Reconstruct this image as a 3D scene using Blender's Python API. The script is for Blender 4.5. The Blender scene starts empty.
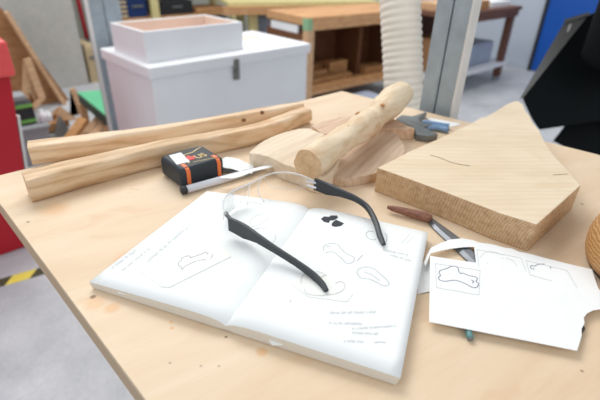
import bpy, bmesh, math, random
from mathutils import Vector, Matrix, noise
random.seed(7)
SC = bpy.context.scene
COL = SC.collection

# ---------------------------------------------------------------- measuring
F = 440.0
RX = Vector((0.74250346, 0.3152642, -0.59101361))
RY = Vector((-0.6693173, 0.38411231, -0.6359812))
RZ = Vector((0.0265135, 0.86779388, 0.4962165))
T = 0.86                       # table top height, metres
CAM = Vector((0, 0, T + 0.28))


def ray(px, py):
    c = Vector((px - 300.0, 200.0 - py, -F))
    return Vector((RX.dot(c), RY.dot(c), RZ.dot(c)))


def P(px, py, z):
    """point of the horizontal plane at height z"""
    r = ray(px, py)
    return CAM + r * ((z - CAM.z) / r.z)


def YP(px, py, y):
    """point of the upright plane Y = y"""
    r = ray(px, py)
    return CAM + r * (y / r.y)


def D(px, py, d):
    return CAM + ray(px, py) * (d / F)


# ---------------------------------------------------------------- materials
def srgb(r, g, b):
    f = lambda c: (c / 12.92 if c <= 0.04045 else ((c + 0.055) / 1.055) ** 2.4)
    return (f(r / 255), f(g / 255), f(b / 255), 1)


def base_mat(name):
    m = bpy.data.materials.new(name)
    m.use_nodes = True
    nt = m.node_tree
    b = nt.nodes['Principled BSDF']
    return m, nt, b


def ramp(nt, src, stops):
    r = nt.nodes.new('ShaderNodeValToRGB')
    els = r.color_ramp.elements
    while len(els) < len(stops):
        els.new(0.5)
    for e, (p, c) in zip(els, stops):
        e.position = p
        e.color = c
    nt.links.new(src, r.inputs[0])
    return r.outputs[0]


def coords(nt, rot=(0, 0, 0), scale=(1, 1, 1)):
    tc = nt.nodes.new('ShaderNodeTexCoord')
    mp = nt.nodes.new('ShaderNodeMapping')
    mp2 = nt.nodes.new('ShaderNodeMapping')
    mp.inputs['Rotation'].default_value = rot
    mp2.inputs['Scale'].default_value = scale
    nt.links.new(tc.outputs['Object'], mp.inputs['Vector'])
    nt.links.new(mp.outputs[0], mp2.inputs['Vector'])
    return mp2.outputs[0]


def tex_noise(nt, vec, scale, detail=4, rough=0.55, dist=0.0):
    n = nt.nodes.new('ShaderNodeTexNoise')
    n.inputs['Scale'].default_value = scale
    n.inputs['Detail'].default_value = detail
    n.inputs['Roughness'].default_value = rough
    n.inputs['Distortion'].default_value = dist
    nt.links.new(vec, n.inputs['Vector'])
    return n.outputs[0]


def mix(nt, fac, a, b, mode='MIX'):
    m = nt.nodes.new('ShaderNodeMix')
    m.data_type = 'RGBA'
    m.blend_type = mode
    for v, i in ((fac, 0), (a, 6), (b, 7)):
        if hasattr(v, 'is_linked'):
            nt.links.new(v, m.inputs[i])
        else:
            m.inputs[i].default_value = v
    return m.outputs[2]


def plain(name, col, rough=0.5, metal=0.0, vary=0.06, scale=12, spec=0.5, bump=0.0):
    m, nt, b = base_mat(name)
    v = coords(nt)
    n = tex_noise(nt, v, scale, 5)
    d = tuple(c * (1 - vary) for c in col[:3]) + (1,)
    l = tuple(min(1, c * (1 + vary)) for c in col[:3]) + (1,)
    nt.links.new(ramp(nt, n, ((0.3, d), (0.7, l))), b.inputs['Base Color'])
    b.inputs['Roughness'].default_value = rough
    b.inputs['Metallic'].default_value = metal
    b.inputs['Specular IOR Level'].default_value = spec
    if bump:
        bp = nt.nodes.new('ShaderNodeBump')
        bp.inputs['Strength'].default_value = bump
        bp.inputs['Distance'].default_value = 0.002
        nt.links.new(n, bp.inputs['Height'])
        nt.links.new(bp.outputs[0], b.inputs['Normal'])
    return m


def wood(name, light, mid, dark, rot=0.0, stretch=9, scale=22, rings=60, ringamt=0.35, rough=0.6,
         patch=None, patchamt=0.5, spots=(), tilt=(0, 0), loc=None):
    """grain runs along local X after turning by rot about Z (tilt: x, y turns)"""
    m, nt, b = base_mat(name)
    v = coords(nt, (tilt[0], tilt[1], -rot), (1, stretch, stretch))
    n = tex_noise(nt, v, scale, 6, 0.6, 0.4)
    c = ramp(nt, n, ((0.28, dark), (0.5, mid), (0.72, light)))
    v2 = coords(nt, (tilt[0], tilt[1], -rot), (0.25, 1, 1))
    w = nt.nodes.new('ShaderNodeTexWave')
    w.wave_type = 'RINGS'
    w.rings_direction = 'X'
    w.inputs['Scale'].default_value = rings
    w.inputs['Distortion'].default_value = 7
    w.inputs['Detail'].default_value = 3
    w.inputs['Detail Scale'].default_value = 0.6
    if loc:
        mp = nt.nodes.new('ShaderNodeMapping')
        mp.inputs['Location'].default_value = loc
        nt.links.new(v2, mp.inputs['Vector'])
        nt.links.new(mp.outputs[0], w.inputs['Vector'])
    else:
        nt.links.new(v2, w.inputs['Vector'])
    rr = ramp(nt, w.outputs[1], ((0.0, (1, 1, 1, 1)), (0.75, (0.93, 0.9, 0.86, 1)), (1.0, (0.74, 0.66, 0.56, 1))))
    c = mix(nt, ringamt, c, rr, 'MULTIPLY')
    if patch:
        v3 = coords(nt, (0, 0, -rot), (1, 2.6, 2.6))
        p = tex_noise(nt, v3, 9, 3, 0.55, 0.8)
        pf = ramp(nt, p, ((0.60, (0, 0, 0, 1)), (0.72, (patchamt,) * 3 + (1,))))
        c = mix(nt, pf, c, patch)
    for (sx, sy, sr, scol, amt) in spots:
        tc = nt.nodes.new('ShaderNodeTexCoord')
        vs = nt.nodes.new('ShaderNodeVectorMath')
        vs.operation = 'DISTANCE'
        nt.links.new(tc.outputs['Object'], vs.inputs[0])
        vs.inputs[1].default_value = (sx, sy, 0)
        f = ramp(nt, None or _scale(nt, vs.outputs['Value'], 1 / sr), ((0.45, (amt,) * 3 + (1,)), (1.0, (0, 0, 0, 1))))
        c = mix(nt, f, c, scol)
    nt.links.new(c, b.inputs['Base Color'])
    b.inputs['Roughness'].default_value = rough
    b.inputs['Specular IOR Level'].default_value = 0.3
    bp = nt.nodes.new('ShaderNodeBump')
    bp.inputs['Strength'].default_value = 0.12
    bp.inputs['Distance'].default_value = 0.001
    nt.links.new(n, bp.inputs['Height'])
    nt.links.new(bp.outputs[0], b.inputs['Normal'])
    return m


def _scale(nt, src, k):
    mm = nt.nodes.new('ShaderNodeMath')
    mm.operation = 'MULTIPLY'
    mm.inputs[1].default_value = k
    nt.links.new(src, mm.inputs[0])
    return mm.outputs[0]


def layered(name, a, bcol, scale, axis='Z', rough=0.8, dist=0.6):
    m, nt, b = base_mat(name)
    v = coords(nt)
    w = nt.nodes.new('ShaderNodeTexWave')
    w.bands_direction = axis
    w.inputs['Scale'].default_value = scale
    w.inputs['Distortion'].default_value = dist
    w.inputs['Detail'].default_value = 2
    w.inputs['Detail Scale'].default_value = 2
    nt.links.new(v, w.inputs['Vector'])
    nt.links.new(ramp(nt, w.outputs[1], ((0.2, a), (0.8, bcol))), b.inputs['Base Color'])
    b.inputs['Roughness'].default_value = rough
    return m


def clear(name, tint=(0.97, 0.98, 1, 1), gloss=0.07, rough=0.03):
    m = bpy.data.materials.new(name)
    m.use_nodes = True
    nt = m.node_tree
    nt.nodes.remove(nt.nodes['Principled BSDF'])
    out = nt.nodes['Material Output']
    t = nt.nodes.new('ShaderNodeBsdfTransparent')
    t.inputs[0].default_value = tint
    g = nt.nodes.new('ShaderNodeBsdfGlossy')
    g.inputs['Roughness'].default_value = rough
    lw = nt.nodes.new('ShaderNodeFresnel')
    lw.inputs['IOR'].default_value = 1.35
    ad = nt.nodes.new('ShaderNodeMath')
    ad.operation = 'ADD'
    ad.operation = 'MULTIPLY_ADD'
    ad.inputs[1].default_value = .35
    ad.inputs[2].default_value = gloss
    nt.links.new(lw.outputs[0], ad.inputs[0])
    mx = nt.nodes.new('ShaderNodeMixShader')
    nt.links.new(ad.outputs[0], mx.inputs[0])
    nt.links.new(t.outputs[0], mx.inputs[1])
    nt.links.new(g.outputs[0], mx.inputs[2])
    nt.links.new(mx.outputs[0], out.inputs[0])
    return m


def frosted(name):
    m, nt, b = base_mat(name)
    b.inputs['Base Color'].default_value = (.86, .87, .88, 1)
    b.inputs['Roughness'].default_value = .15
    t = nt.nodes.new('ShaderNodeBsdfTransparent')
    t.inputs[0].default_value = (.95, .96, .97, 1)
    mx = nt.nodes.new('ShaderNodeMixShader')
    n = tex_noise(nt, coords(nt), 90, 2)
    nt.links.new(ramp(nt, n, ((0.3, (.38, .38, .38, 1)), (0.7, (.52, .52, .52, 1)))), mx.inputs[0])
    nt.links.new(t.outputs[0], mx.inputs[1])
    nt.links.new(b.outputs[0], mx.inputs[2])
    nt.links.new(mx.outputs[0], nt.nodes['Material Output'].inputs[0])
    return m


# ---------------------------------------------------------------- objects
def link(o):
    COL.objects.link(o)
    return o


def tag(o, label=None, cat=None, group=None, kind=None):
    if label: o['label'] = label
    if cat: o['category'] = cat
    if group: o['group'] = group
    if kind: o['kind'] = kind
    return o


def thing(name, loc, label, cat, group=None):
    o = bpy.data.objects.new(name, None)
    o.empty_display_size = 0.05
    o.location = loc
    link(o)
    return tag(o, label, cat, group)


def wloc(p):
    v = Vector((0, 0, 0))
    while p:
        v += p.location
        p = p.parent
    return v


def obj(name, bm, mat, parent=None, origin=None, smooth=False, bevel=0, segs=2, label=None):
    """world-space bmesh -> one mesh object (child origins sit on their parent)"""
    org = wloc(parent) if parent else (Vector(origin) if origin else Vector((0, 0, 0)))
    if not parent and origin is None:
        xs = [v.co for v in bm.verts]
        org = Vector((sum(v.x for v in xs) / len(xs), sum(v.y for v in xs) / len(xs), min(v.z for v in xs)))
    bmesh.ops.recalc_face_normals(bm, faces=bm.faces[:])
    for v in bm.verts:
        v.co -= org
    me = bpy.data.meshes.new(name)
    bm.to_mesh(me)
    bm.free()
    for m in (mat if isinstance(mat, (list, tuple)) else (mat,)):
        me.materials.append(m)
    if smooth:
        for p in me.polygons:
            p.use_smooth = True
    o = bpy.data.objects.new(name, me)
    if parent:
        o.parent = parent
    else:
        o.location = org
    link(o)
    if bevel:
        b = o.modifiers.new('bevel', 'BEVEL')
        b.width = bevel
        b.segments = segs
        b.limit_method = 'ANGLE'
        b.angle_limit = math.radians(35)
        if segs > 2:
            for p in me.polygons:
                p.use_smooth = True
            b.harden_normals = True
    if label: o['label'] = label
    return o


def structure(name, bm, mat, **k):
    o = obj(name, bm, mat, **k)
    o['kind'] = 'structure'
    return o


def box(bm, x0, x1, y0, y1, z0, z1, M=None):
    vs = [Vector((x, y, z)) for z in (z0, z1) for x, y in ((x0, y0), (x1, y0), (x1, y1), (x0, y1))]
    if M: vs = [M @ v for v in vs]
    vs = [bm.verts.new(v) for v in vs]
    for q in ((0, 3, 2, 1), (4, 5, 6, 7), (0, 1, 5, 4), (1, 2, 6, 5), (2, 3, 7, 6), (3, 0, 4, 7)):
        bm.faces.new([vs[i] for i in q])
    return bm


def bx(*a, **k):
    return box(bmesh.new(), *a, **k)


def beam(bm, a, b, w, h, up=Vector((0, 0, 1))):
    a, b = Vector(a), Vector(b)
    d = (b - a).normalized()
    s = d.cross(up)
    if s.length < 1e-4: s = d.cross(Vector((1, 0, 0)))
    s.normalize()
    u = s.cross(d)
    vs = []
    for p in (a, b):
        for i, j in ((-1, -1), (1, -1), (1, 1), (-1, 1)):
            vs.append(bm.verts.new(p + s * (i * w / 2) + u * (j * h / 2)))
    for q in ((0, 3, 2, 1), (4, 5, 6, 7), (0, 1, 5, 4), (1, 2, 6, 5), (2, 3, 7, 6), (3, 0, 4, 7)):
        bm.faces.new([vs[i] for i in q])
    return bm


def prism(bm, bot, top):
    """closed solid between two outlines of equal length"""
    a = [bm.verts.new(p) for p in bot]
    b = [bm.verts.new(p) for p in top]
    n = len(a)
    fa = bm.faces.new(a[::-1])
    fb = bm.faces.new(b)
    for i in range(n):
        j = (i + 1) % n
        bm.faces.new((a[i], a[j], b[j], b[i]))
    bmesh.ops.triangulate(bm, faces=[f for f in (fa, fb) if len(f.verts) > 4])
    return bm


def slab(bm, outline, z0, z1):
    return prism(bm, [Vector((p[0], p[1], z0)) for p in outline], [Vector((p[0], p[1], z1)) for p in outline])


def smooth_loop(pts, k=3, closed=True):
    """Catmull-Rom through points"""
    pts = [Vector(p) for p in pts]
    n = len(pts)
    out = []
    rng = range(n) if closed else range(n - 1)
    for i in rng:
        g = (lambda j: pts[j % n]) if closed else (lambda j: pts[max(0, min(n - 1, j))])
        p0, p1, p2, p3 = g(i - 1), g(i), g(i + 1), g(i + 2)
        for s in range(k):
            t = s / k
            out.append(0.5 * (2 * p1 + (p2 - p0) * t + (2 * p0 - 5 * p1 + 4 * p2 - p3) * t * t + (3 * p1 - p0 - 3 * p2 + p3) * t ** 3))
    if not closed: out.append(pts[-1])
    return out


def loft(bm, secs, closed_ends=True):
    rows = [[bm.verts.new(p) for p in s] for s in secs]
    n = len(rows[0])
    for a, b in zip(rows, rows[1:]):
        for i in range(n):
            j = (i + 1) % n
            bm.faces.new((a[i], a[j], b[j], b[i]))
    if closed_ends:
        bm.faces.new(rows[0][::-1])
        bm.faces.new(rows[-1])
    return bm


def frame(d, up=Vector((0, 0, 1))):
    d = d.normalized()
    s = d.cross(up)
    if s.length < 1e-4: s = Vector((1, 0, 0))
    s.normalize()
    return s, s.cross(d)


def tube(bm, pts, r, n=10, up=Vector((0, 0, 1))):
    pts = [Vector(p) for p in pts]
    secs = []
    for i, p in enumerate(pts):
        d = pts[min(i + 1, len(pts) - 1)] - pts[max(i - 1, 0)]
        s, u = frame(d, up)
        rr = r[i] if isinstance(r, (list, tuple)) else r
        secs.append([p + s * (rr * math.cos(2 * math.pi * k / n)) + u * (rr * math.sin(2 * math.pi * k / n)) for k in range(n)])
    return loft(bm, secs)


def strip(bm, pts, w, zoff=0.0, zfun=None, th=0.00012):
    """flat pencil stroke lying on a page"""
    ps = [Vector(p) for p in pts]
    L, Rr = [], []
    for i, p in enumerate(ps):
        d = ps[min(i + 1, len(ps) - 1)] - ps[max(i - 1, 0)]
        s = Vector((d.y, -d.x, 0))
        s = s.normalized() if s.length > 0 else Vector((1, 0, 0))
        L.append(p - s * w / 2)
        Rr.append(p + s * w / 2)
    fz = zfun or (lambda q: q.z)
    ring = lambda a, dz: [Vector((q.x, q.y, fz(q) + dz)) for q in a]
    l0, r0, l1, r1 = ring(L, zoff), ring(Rr, zoff), ring(L, zoff + th), ring(Rr, zoff + th)
    secs = [[a, b, c, d] for a, b, c, d in zip(l0, r0, r1, l1)]
    return loft(bm, secs)


# colours
PAPER = plain('paper_white', srgb(240, 243, 243), 0.75, vary=0.01, scale=60, spec=0.2)
PAPER2 = plain('cartridge_paper', srgb(238, 240, 240), 0.8, vary=0.012, scale=80, spec=0.2)
PAGES = layered('page_edges', srgb(228, 224, 214), srgb(205, 197, 184), 1100, 'Z')
COVER = plain('shaded_notebook_cover', srgb(96, 84, 74), 0.7)  # brown-dark colour stands for the shadow line below the page blocks
PENCIL = plain('pencil_line', srgb(176, 180, 186), 0.8, vary=0.2, scale=400)
FAINT = plain('faint_pencil', srgb(208, 211, 213), 0.8, vary=0.08, scale=400)
INK = plain('ink_line', srgb(118, 122, 144), 0.7, vary=0.2, scale=300)
BLOT = plain('black_ink_patch', srgb(52, 55, 62), 0.8, vary=0.3, scale=260)
BLACK = plain('black_rubber', srgb(38, 40, 43), 0.5, vary=0.12, scale=40)
BLACKP = plain('black_plastic', srgb(30, 34, 37), 0.45, vary=0.08, scale=40, spec=0.35)
CASE = plain('charcoal_case', srgb(46, 52, 58), 0.5, vary=0.06, scale=50, spec=0.35)
HOOD = plain('matt_black_panel', srgb(12, 17, 20), 0.7, vary=0.06, scale=20, spec=0.12)
TEMPLE = plain('charcoal_plastic', srgb(50, 55, 60), 0.45, vary=0.06, scale=60)
ORANGE = plain('orange_plastic', srgb(232, 118, 58), 0.45)
YELLOW = plain('printed_yellow', srgb(226, 200, 140), 0.5)
REDP = plain('printed_red', srgb(214, 52, 52), 0.5)
WHITE = plain('white_paint', srgb(234, 236, 240), 0.45, vary=0.02, scale=6)
WHITE_SHELF = plain('white_board', srgb(226, 229, 233), 0.5, vary=0.03, scale=6)
PINKW = plain('pale_wood_lining', srgb(226, 204, 190), 0.7, vary=0.05, scale=8)
RED = plain('red_enamel', srgb(186, 12, 38), 0.4, vary=0.05, scale=5)
RED_LIT = plain('lit_red_enamel', srgb(232, 84, 84), 0.45, vary=0.05, scale=5)  # same red made paler: light on the ledge top and side put into the colour
GALV = plain('galvanised_steel', srgb(158, 171, 179), 0.5, 0.25, vary=0.12, scale=26)
GALVL = plain('pale_steel_lip', srgb(222, 221, 218), 0.5, 0.15, vary=0.04, scale=20)
STEEL = plain('grey_tool_steel', srgb(120, 124, 130), 0.4, 0.55, vary=0.15, scale=60)
DSTEEL = plain('dark_tool_steel', srgb(112, 118, 120), 0.4, 0.3, vary=0.2, scale=60)
BLUEH = plain('blue_grip', srgb(120, 152, 190), 0.45)
BLUE = plain('blue_door_paint', srgb(14, 82, 172), 0.45, vary=0.04, scale=3)
NAVY = plain('dark_blue_paint', srgb(20, 50, 104), 0.5, vary=0.08, scale=4)
HOSE = plain('ivory_hose_plastic', srgb(238, 230, 216), 0.5, vary=0.04, scale=20)
GREEN = plain('green_paint', srgb(96, 186, 140), 0.5, vary=0.06, scale=8)
DGREEN = plain('dark_green_edge', srgb(18, 62, 54), 0.5)
LIME = plain('lime_trim', srgb(122, 190, 90), 0.5)
GREYP = plain('grey_plastic', srgb(150, 154, 158), 0.5, vary=0.05)
GREYRIM = plain('grey_edge_trim', srgb(112, 112, 110), 0.5, vary=0.06)
CARD = plain('brown_card', srgb(176, 132, 92), 0.75, vary=0.08)
TEAL = plain('teal_paint', srgb(92, 138, 140), 0.5, vary=0.1, scale=100)
BGREY = plain('blue_grey_box', srgb(158, 168, 188), 0.6, vary=0.1, scale=6)
BEIGE = plain('beige_panel', srgb(206, 186, 150), 0.6, vary=0.05, scale=4)
PENBODY = plain('pale_pen_barrel', srgb(212, 214, 222), 0.3, vary=0.03, scale=50)
GTAPE = plain('green_tape', srgb(140, 180, 140), 0.6)
LENS = clear('clear_lens', (.985, .99, .995, 1), .02)
PALEDUST = plain('pale_sawdust', srgb(236, 212, 178), 0.9)
SLIP = plain('slip_paper', srgb(240, 241, 236), 0.8, vary=0.01, scale=60)
CREAM = plain('cream_paper', srgb(228, 214, 188), 0.8)
RIM = frosted('clear_frame_plastic')

OR = srgb(206, 150, 96)
W_STICK = wood('stick_wood', srgb(234, 214, 188), srgb(224, 196, 162), srgb(196, 154, 112), 0.0, 8, 9, 26, 0.75, patch=srgb(202, 150, 104), patchamt=0.6)
W_STICK2 = wood('stick_wood_rear', srgb(236, 218, 194), srgb(228, 202, 170), srgb(206, 168, 128), -0.14, 8, 9, 26, 0.65, patch=srgb(212, 168, 126), patchamt=0.3)
W_LOG = wood('peeled_branch_wood', srgb(238, 224, 200), srgb(230, 211, 182), srgb(208, 174, 134), 0.2, 3, 12, 40, 0.2, patch=srgb(196, 150, 104), patchamt=0.75)
W_LOGEND = wood('branch_end_grain', srgb(224, 194, 158), srgb(214, 180, 142), srgb(196, 158, 120), 0.2, 2, 40, 190, 0.5)
W_BLOCK = wood('maple_block_wood', srgb(232, 216, 190), srgb(227, 208, 180), srgb(219, 196, 164), -0.7, 3, 6, 30, 0.18, patch=srgb(216, 186, 150), patchamt=0.35)
W_BLOCKSIDE = wood('block_sawn_side', srgb(214, 186, 152), srgb(203, 171, 134), srgb(180, 145, 108), 0.9, 7, 26, 130, 0.8)
W_DISC = wood('board_wood', srgb(222, 200, 178), srgb(214, 188, 163), srgb(200, 170, 142), 0.3, 8, 12, 34, 0.45)
W_DISC2 = wood('pale_board_wood', srgb(232, 216, 194), srgb(226, 208, 184), srgb(214, 192, 166), 0.2, 6, 8, 30, 0.25)
W_PINK = wood('pinkish_board_wood', srgb(222, 196, 172), srgb(212, 182, 156), srgb(192, 156, 128), 0.1, 8, 14, 40, 0.4)
W_ROUND = layered('grainy_brown_wood', srgb(200, 154, 102), srgb(166, 120, 72), 70, 'Z', 0.55, 4.0)
KNOT = wood('knot_wood', srgb(150, 112, 76), srgb(128, 92, 62), srgb(92, 64, 42), 0, 1, 160, 400, 0.8)
W_HANDLE = wood('handle_wood', srgb(156, 114, 94), srgb(138, 96, 80), srgb(106, 70, 58), -0.6, 8, 40, 120, 0.5)
W_BENCH = wood('bench_wood', srgb(216, 172, 128), srgb(204, 158, 114), srgb(184, 136, 96), 0.2, 10, 6, 14, 0.4)
W_BENCHTOP = wood('bench_top_wood', srgb(226, 216, 160), srgb(218, 206, 150), srgb(204, 190, 136), 0.2, 10, 5, 12, 0.2)
W_DARK = wood('dark_brown_panel', srgb(124, 82, 56), srgb(114, 73, 49), srgb(100, 62, 41), 0.2, 10, 5, 12, 0.3)
W_RED = wood('reddish_bench_wood', srgb(132, 94, 78), srgb(116, 82, 68), srgb(96, 66, 56), 0.0, 10, 5, 12, 0.3)
W_SCRAP = wood('offcut_wood', srgb(216, 170, 120), srgb(196, 146, 98), srgb(168, 118, 76), 0.2, 9, 9, 24, 0.4)
W_SHEET = wood('plywood_sheet_wood', srgb(176, 132, 92), srgb(160, 116, 78), srgb(140, 98, 64), 0.2, 6, 6, 16, 0.3)
W_PALE = wood('pale_plank_wood', srgb(222, 188, 152), srgb(206, 168, 132), srgb(184, 142, 106), 0.2, 7, 8, 20, 0.3)

# ---------------------------------------------------------------- the setting
def concrete(name, a, b, sc):
    m, nt, bs = base_mat(name)
    v = coords(nt)
    n1 = tex_noise(nt, v, sc, 8, 0.65)
    n2 = tex_noise(nt, v, sc * 22, 4, 0.6)
    c = ramp(nt, n1, ((0.3, a), (0.7, b)))
    c2 = ramp(nt, n2, ((0.3, (0.86, 0.86, 0.86, 1)), (0.6, (1, 1, 1, 1))))
    nt.links.new(mix(nt, 0.7, c, c2, 'MULTIPLY'), bs.inputs['Base Color'])
    bs.inputs['Roughness'].default_value = 0.6
    return m


FLOORM = concrete('grey_concrete_floor', srgb(164, 167, 172), srgb(200, 202, 207), 3.4)
PILLAR = concrete('cast_concrete', srgb(166, 164, 159), srgb(194, 192, 186), 1.3)
WALLM = plain('grey_green_wall_paint', srgb(190, 190, 176), 0.7, vary=0.03, scale=2)
WALLW = plain('white_wall_paint', srgb(188, 198, 212), 0.7, vary=0.02, scale=2)

structure('floor', bx(-2.5, 5.6, -2.5, 6.6, -0.1, 0), FLOORM, origin=(0, 0, 0))
structure('wall_back', bx(-2.5, 5.6, 6.4, 6.55, 0, 3.0), WALLM)
structure('wall_right', bx(5.42, 5.57, -2.5, 6.4, 0, 3.0), WALLW)
pl, pr = YP(-30, 50, 4.3), YP(82, 50, 4.3)
structure('wall_left', bx(pl.x, pr.x, 4.3, 4.6, 0, 3.0), PILLAR)
d1 = structure('door_1', bx(5.38, 5.42, 0.98, 2.0, 0.01, 2.1), BLUE)
db = bmesh.new()
box(db, 5.365, 5.42, 2.0, 2.035, 0, 2.14)
box(db, 5.365, 5.42, 0.945, 0.98, 0, 2.14)
box(db, 5.365, 5.42, 0.98, 2.0, 2.105, 2.14)
obj('door_frame', db, BLACK, d1, label='dark frame around the blue door')
hb = tube(bmesh.new(), [(5.38, 1.08, 1.02), (5.33, 1.08, 1.02), (5.33, 1.20, 1.02)], 0.01, 8)
obj('door_handle', hb, STEEL, d1)
structure('baseboard_right', bx(5.405, 5.42, 2.04, 6.4, 0, 0.07), WALLW)

# hazard tape on the floor
HAZY = plain('hazard_yellow', srgb(236, 218, 96), 0.5, vary=0.06, scale=30)
HAZB = plain('hazard_black', srgb(74, 76, 56), 0.5, vary=0.06, scale=30)
a, b = P(9, 280.5, 0), P(33.5, 273.5, 0)
dv = b - a
nv = Vector((-dv.y, dv.x, 0)).normalized() * .026
sk = dv * .18
bm = bmesh.new()
rows = []
for k in range(-3, 9):
    c = a + dv * k
    rows.append([bm.verts.new(q) for q in (c - nv - sk + Vector((0, 0, .0003)), c + nv + sk + Vector((0, 0, .0003)), c + nv + sk + Vector((0, 0, .0011)), c - nv - sk + Vector((0, 0, .0011)))])
for k, (r0, r1) in enumerate(zip(rows, rows[1:])):
    for i in range(4):
        f = bm.faces.new((r0[i], r0[(i + 1) % 4], r1[(i + 1) % 4], r1[i]))
        f.material_index = k % 2
bm.faces.new(rows[0])
bm.faces.new(rows[-1][::-1])
tag(obj('floor_tape', bm, [HAZB, HAZY]), 'yellow and black hazard tape stuck on the grey floor beside the red cabinet', 'tape')

# ---------------------------------------------------------------- work table
tx0, tx1, ty0, ty1 = 0.045, 0.76, -0.15, 0.67
TQ = [(0.041, 0.670), (0.0725, -0.15), (0.853, -0.15), (0.743, 0.670)]   # the top is slightly out of square
tt = thing('work_table', ((tx0 + tx1) / 2, (ty0 + ty1) / 2, 0), 'pale plywood work table carrying the notebook and wood blocks', 'table')
ox, oy = wloc(tt).x, wloc(tt).y
KN = srgb(96, 66, 46)
OP = srgb(222, 172, 120)
def sp(px, py, r, c, amt):
    q = P(px, py, T)
    return (q.x - ox, q.y - oy, r, c, amt)
SPOTS = [sp(93, 297, 0.0035, KN, .9), sp(28, 222, 0.0028, KN, .6), sp(226, 337, 0.0016, KN, .8), sp(171, 322, 0.0022, OP, .9),
         sp(172, 328, 0.0022, OP, .8), sp(582, 204, 0.003, KN, .5), sp(582, 371, 0.0018, KN, .6), sp(170, 363, 0.0014, KN, .5),
         sp(201, 366, 0.0014, KN, .5), sp(219, 366, 0.0013, KN, .5), sp(262, 352, 0.006, OP, .7),
         sp(95, 303, 0.012, OP, .5), sp(112, 308, 0.009, OP, .6), sp(55, 209, 0.02, OP, .5), sp(125, 258, 0.014, OP, .5)]
# distances are taken on the top plane, so the object's origin must lie in it
m, nt, bs = base_mat('plywood_face')
vA = coords(nt, (0, 0, 0.15), (1, 5, 5))
nA = tex_noise(nt, vA, 5, 6, 0.6, 0.6)
c = ramp(nt, nA, ((0.25, srgb(216, 188, 155)), (0.5, srgb(224, 200, 170)), (0.75, srgb(229, 208, 181))))
vB = coords(nt, (0, 0, 0.15), (1.2, 2.4, 2.4))
nB = tex_noise(nt, vB, 11, 3, 0.5, 0.9)
c = mix(nt, ramp(nt, nB, ((0.60, (0, 0, 0, 1)), (0.74, (0.45, 0.45, 0.45, 1)))), c, srgb(214, 172, 130))
vC = coords(nt, (0, 0, 0.15), (1, 30, 30))
nC = tex_noise(nt, vC, 20, 4, 0.6)
c = mix(nt, 0.5, c, ramp(nt, nC, ((0.3, (0.94, 0.92, 0.9, 1)), (0.6, (1, 1, 1, 1)))), 'MULTIPLY')
for (sx, sy, sr, scol, amt) in SPOTS:
    tc = nt.nodes.new('ShaderNodeTexCoord')
    vs = nt.nodes.new('ShaderNodeVectorMath')
    vs.operation = 'DISTANCE'
    nt.links.new(tc.outputs['Object'], vs.inputs[0])
    vs.inputs[1].default_value = (sx, sy, T)
    f = ramp(nt, _scale(nt, vs.outputs['Value'], 1 / sr), ((0.45, (amt,) * 3 + (1,)), (1.0, (0, 0, 0, 1))))
    c = mix(nt, f, c, scol)
nt.links.new(c, bs.inputs['Base Color'])
bs.inputs['Roughness'].default_value = 0.5
bs.inputs['Specular IOR Level'].default_value = 0.35
PLYTOP = m
PLYEDGE = layered('plywood_edge', srgb(214, 190, 160), srgb(158, 130, 102), 52, 'Z', 0.7, 0.15)
obj('tabletop', slab(bmesh.new(), TQ, T - 0.004, T), PLYTOP, tt)
obj('ply_edge', slab(bmesh.new(), [(x + (.0003 if x < .3 else -.0003), y + (.0003 if y < 0 else -.0003)) for x, y in TQ], T - 0.027, T - 0.004), PLYEDGE, tt, label='layered brown plywood edge')
for lx in (tx0 + .16, tx1 - .13):
    for ly in (ty0 + .03, ty1 - .10):
        obj('leg', bx(lx, lx + .07, ly, ly + .07, 0, T - .027), W_BENCH, tt, bevel=.003)
for x in (tx0 + .18, tx1 - .105):
    obj('apron', bx(x, x + .025, ty0 + .10, ty1 - .10, T - .12, T - .027), W_BENCH, tt)

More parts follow.
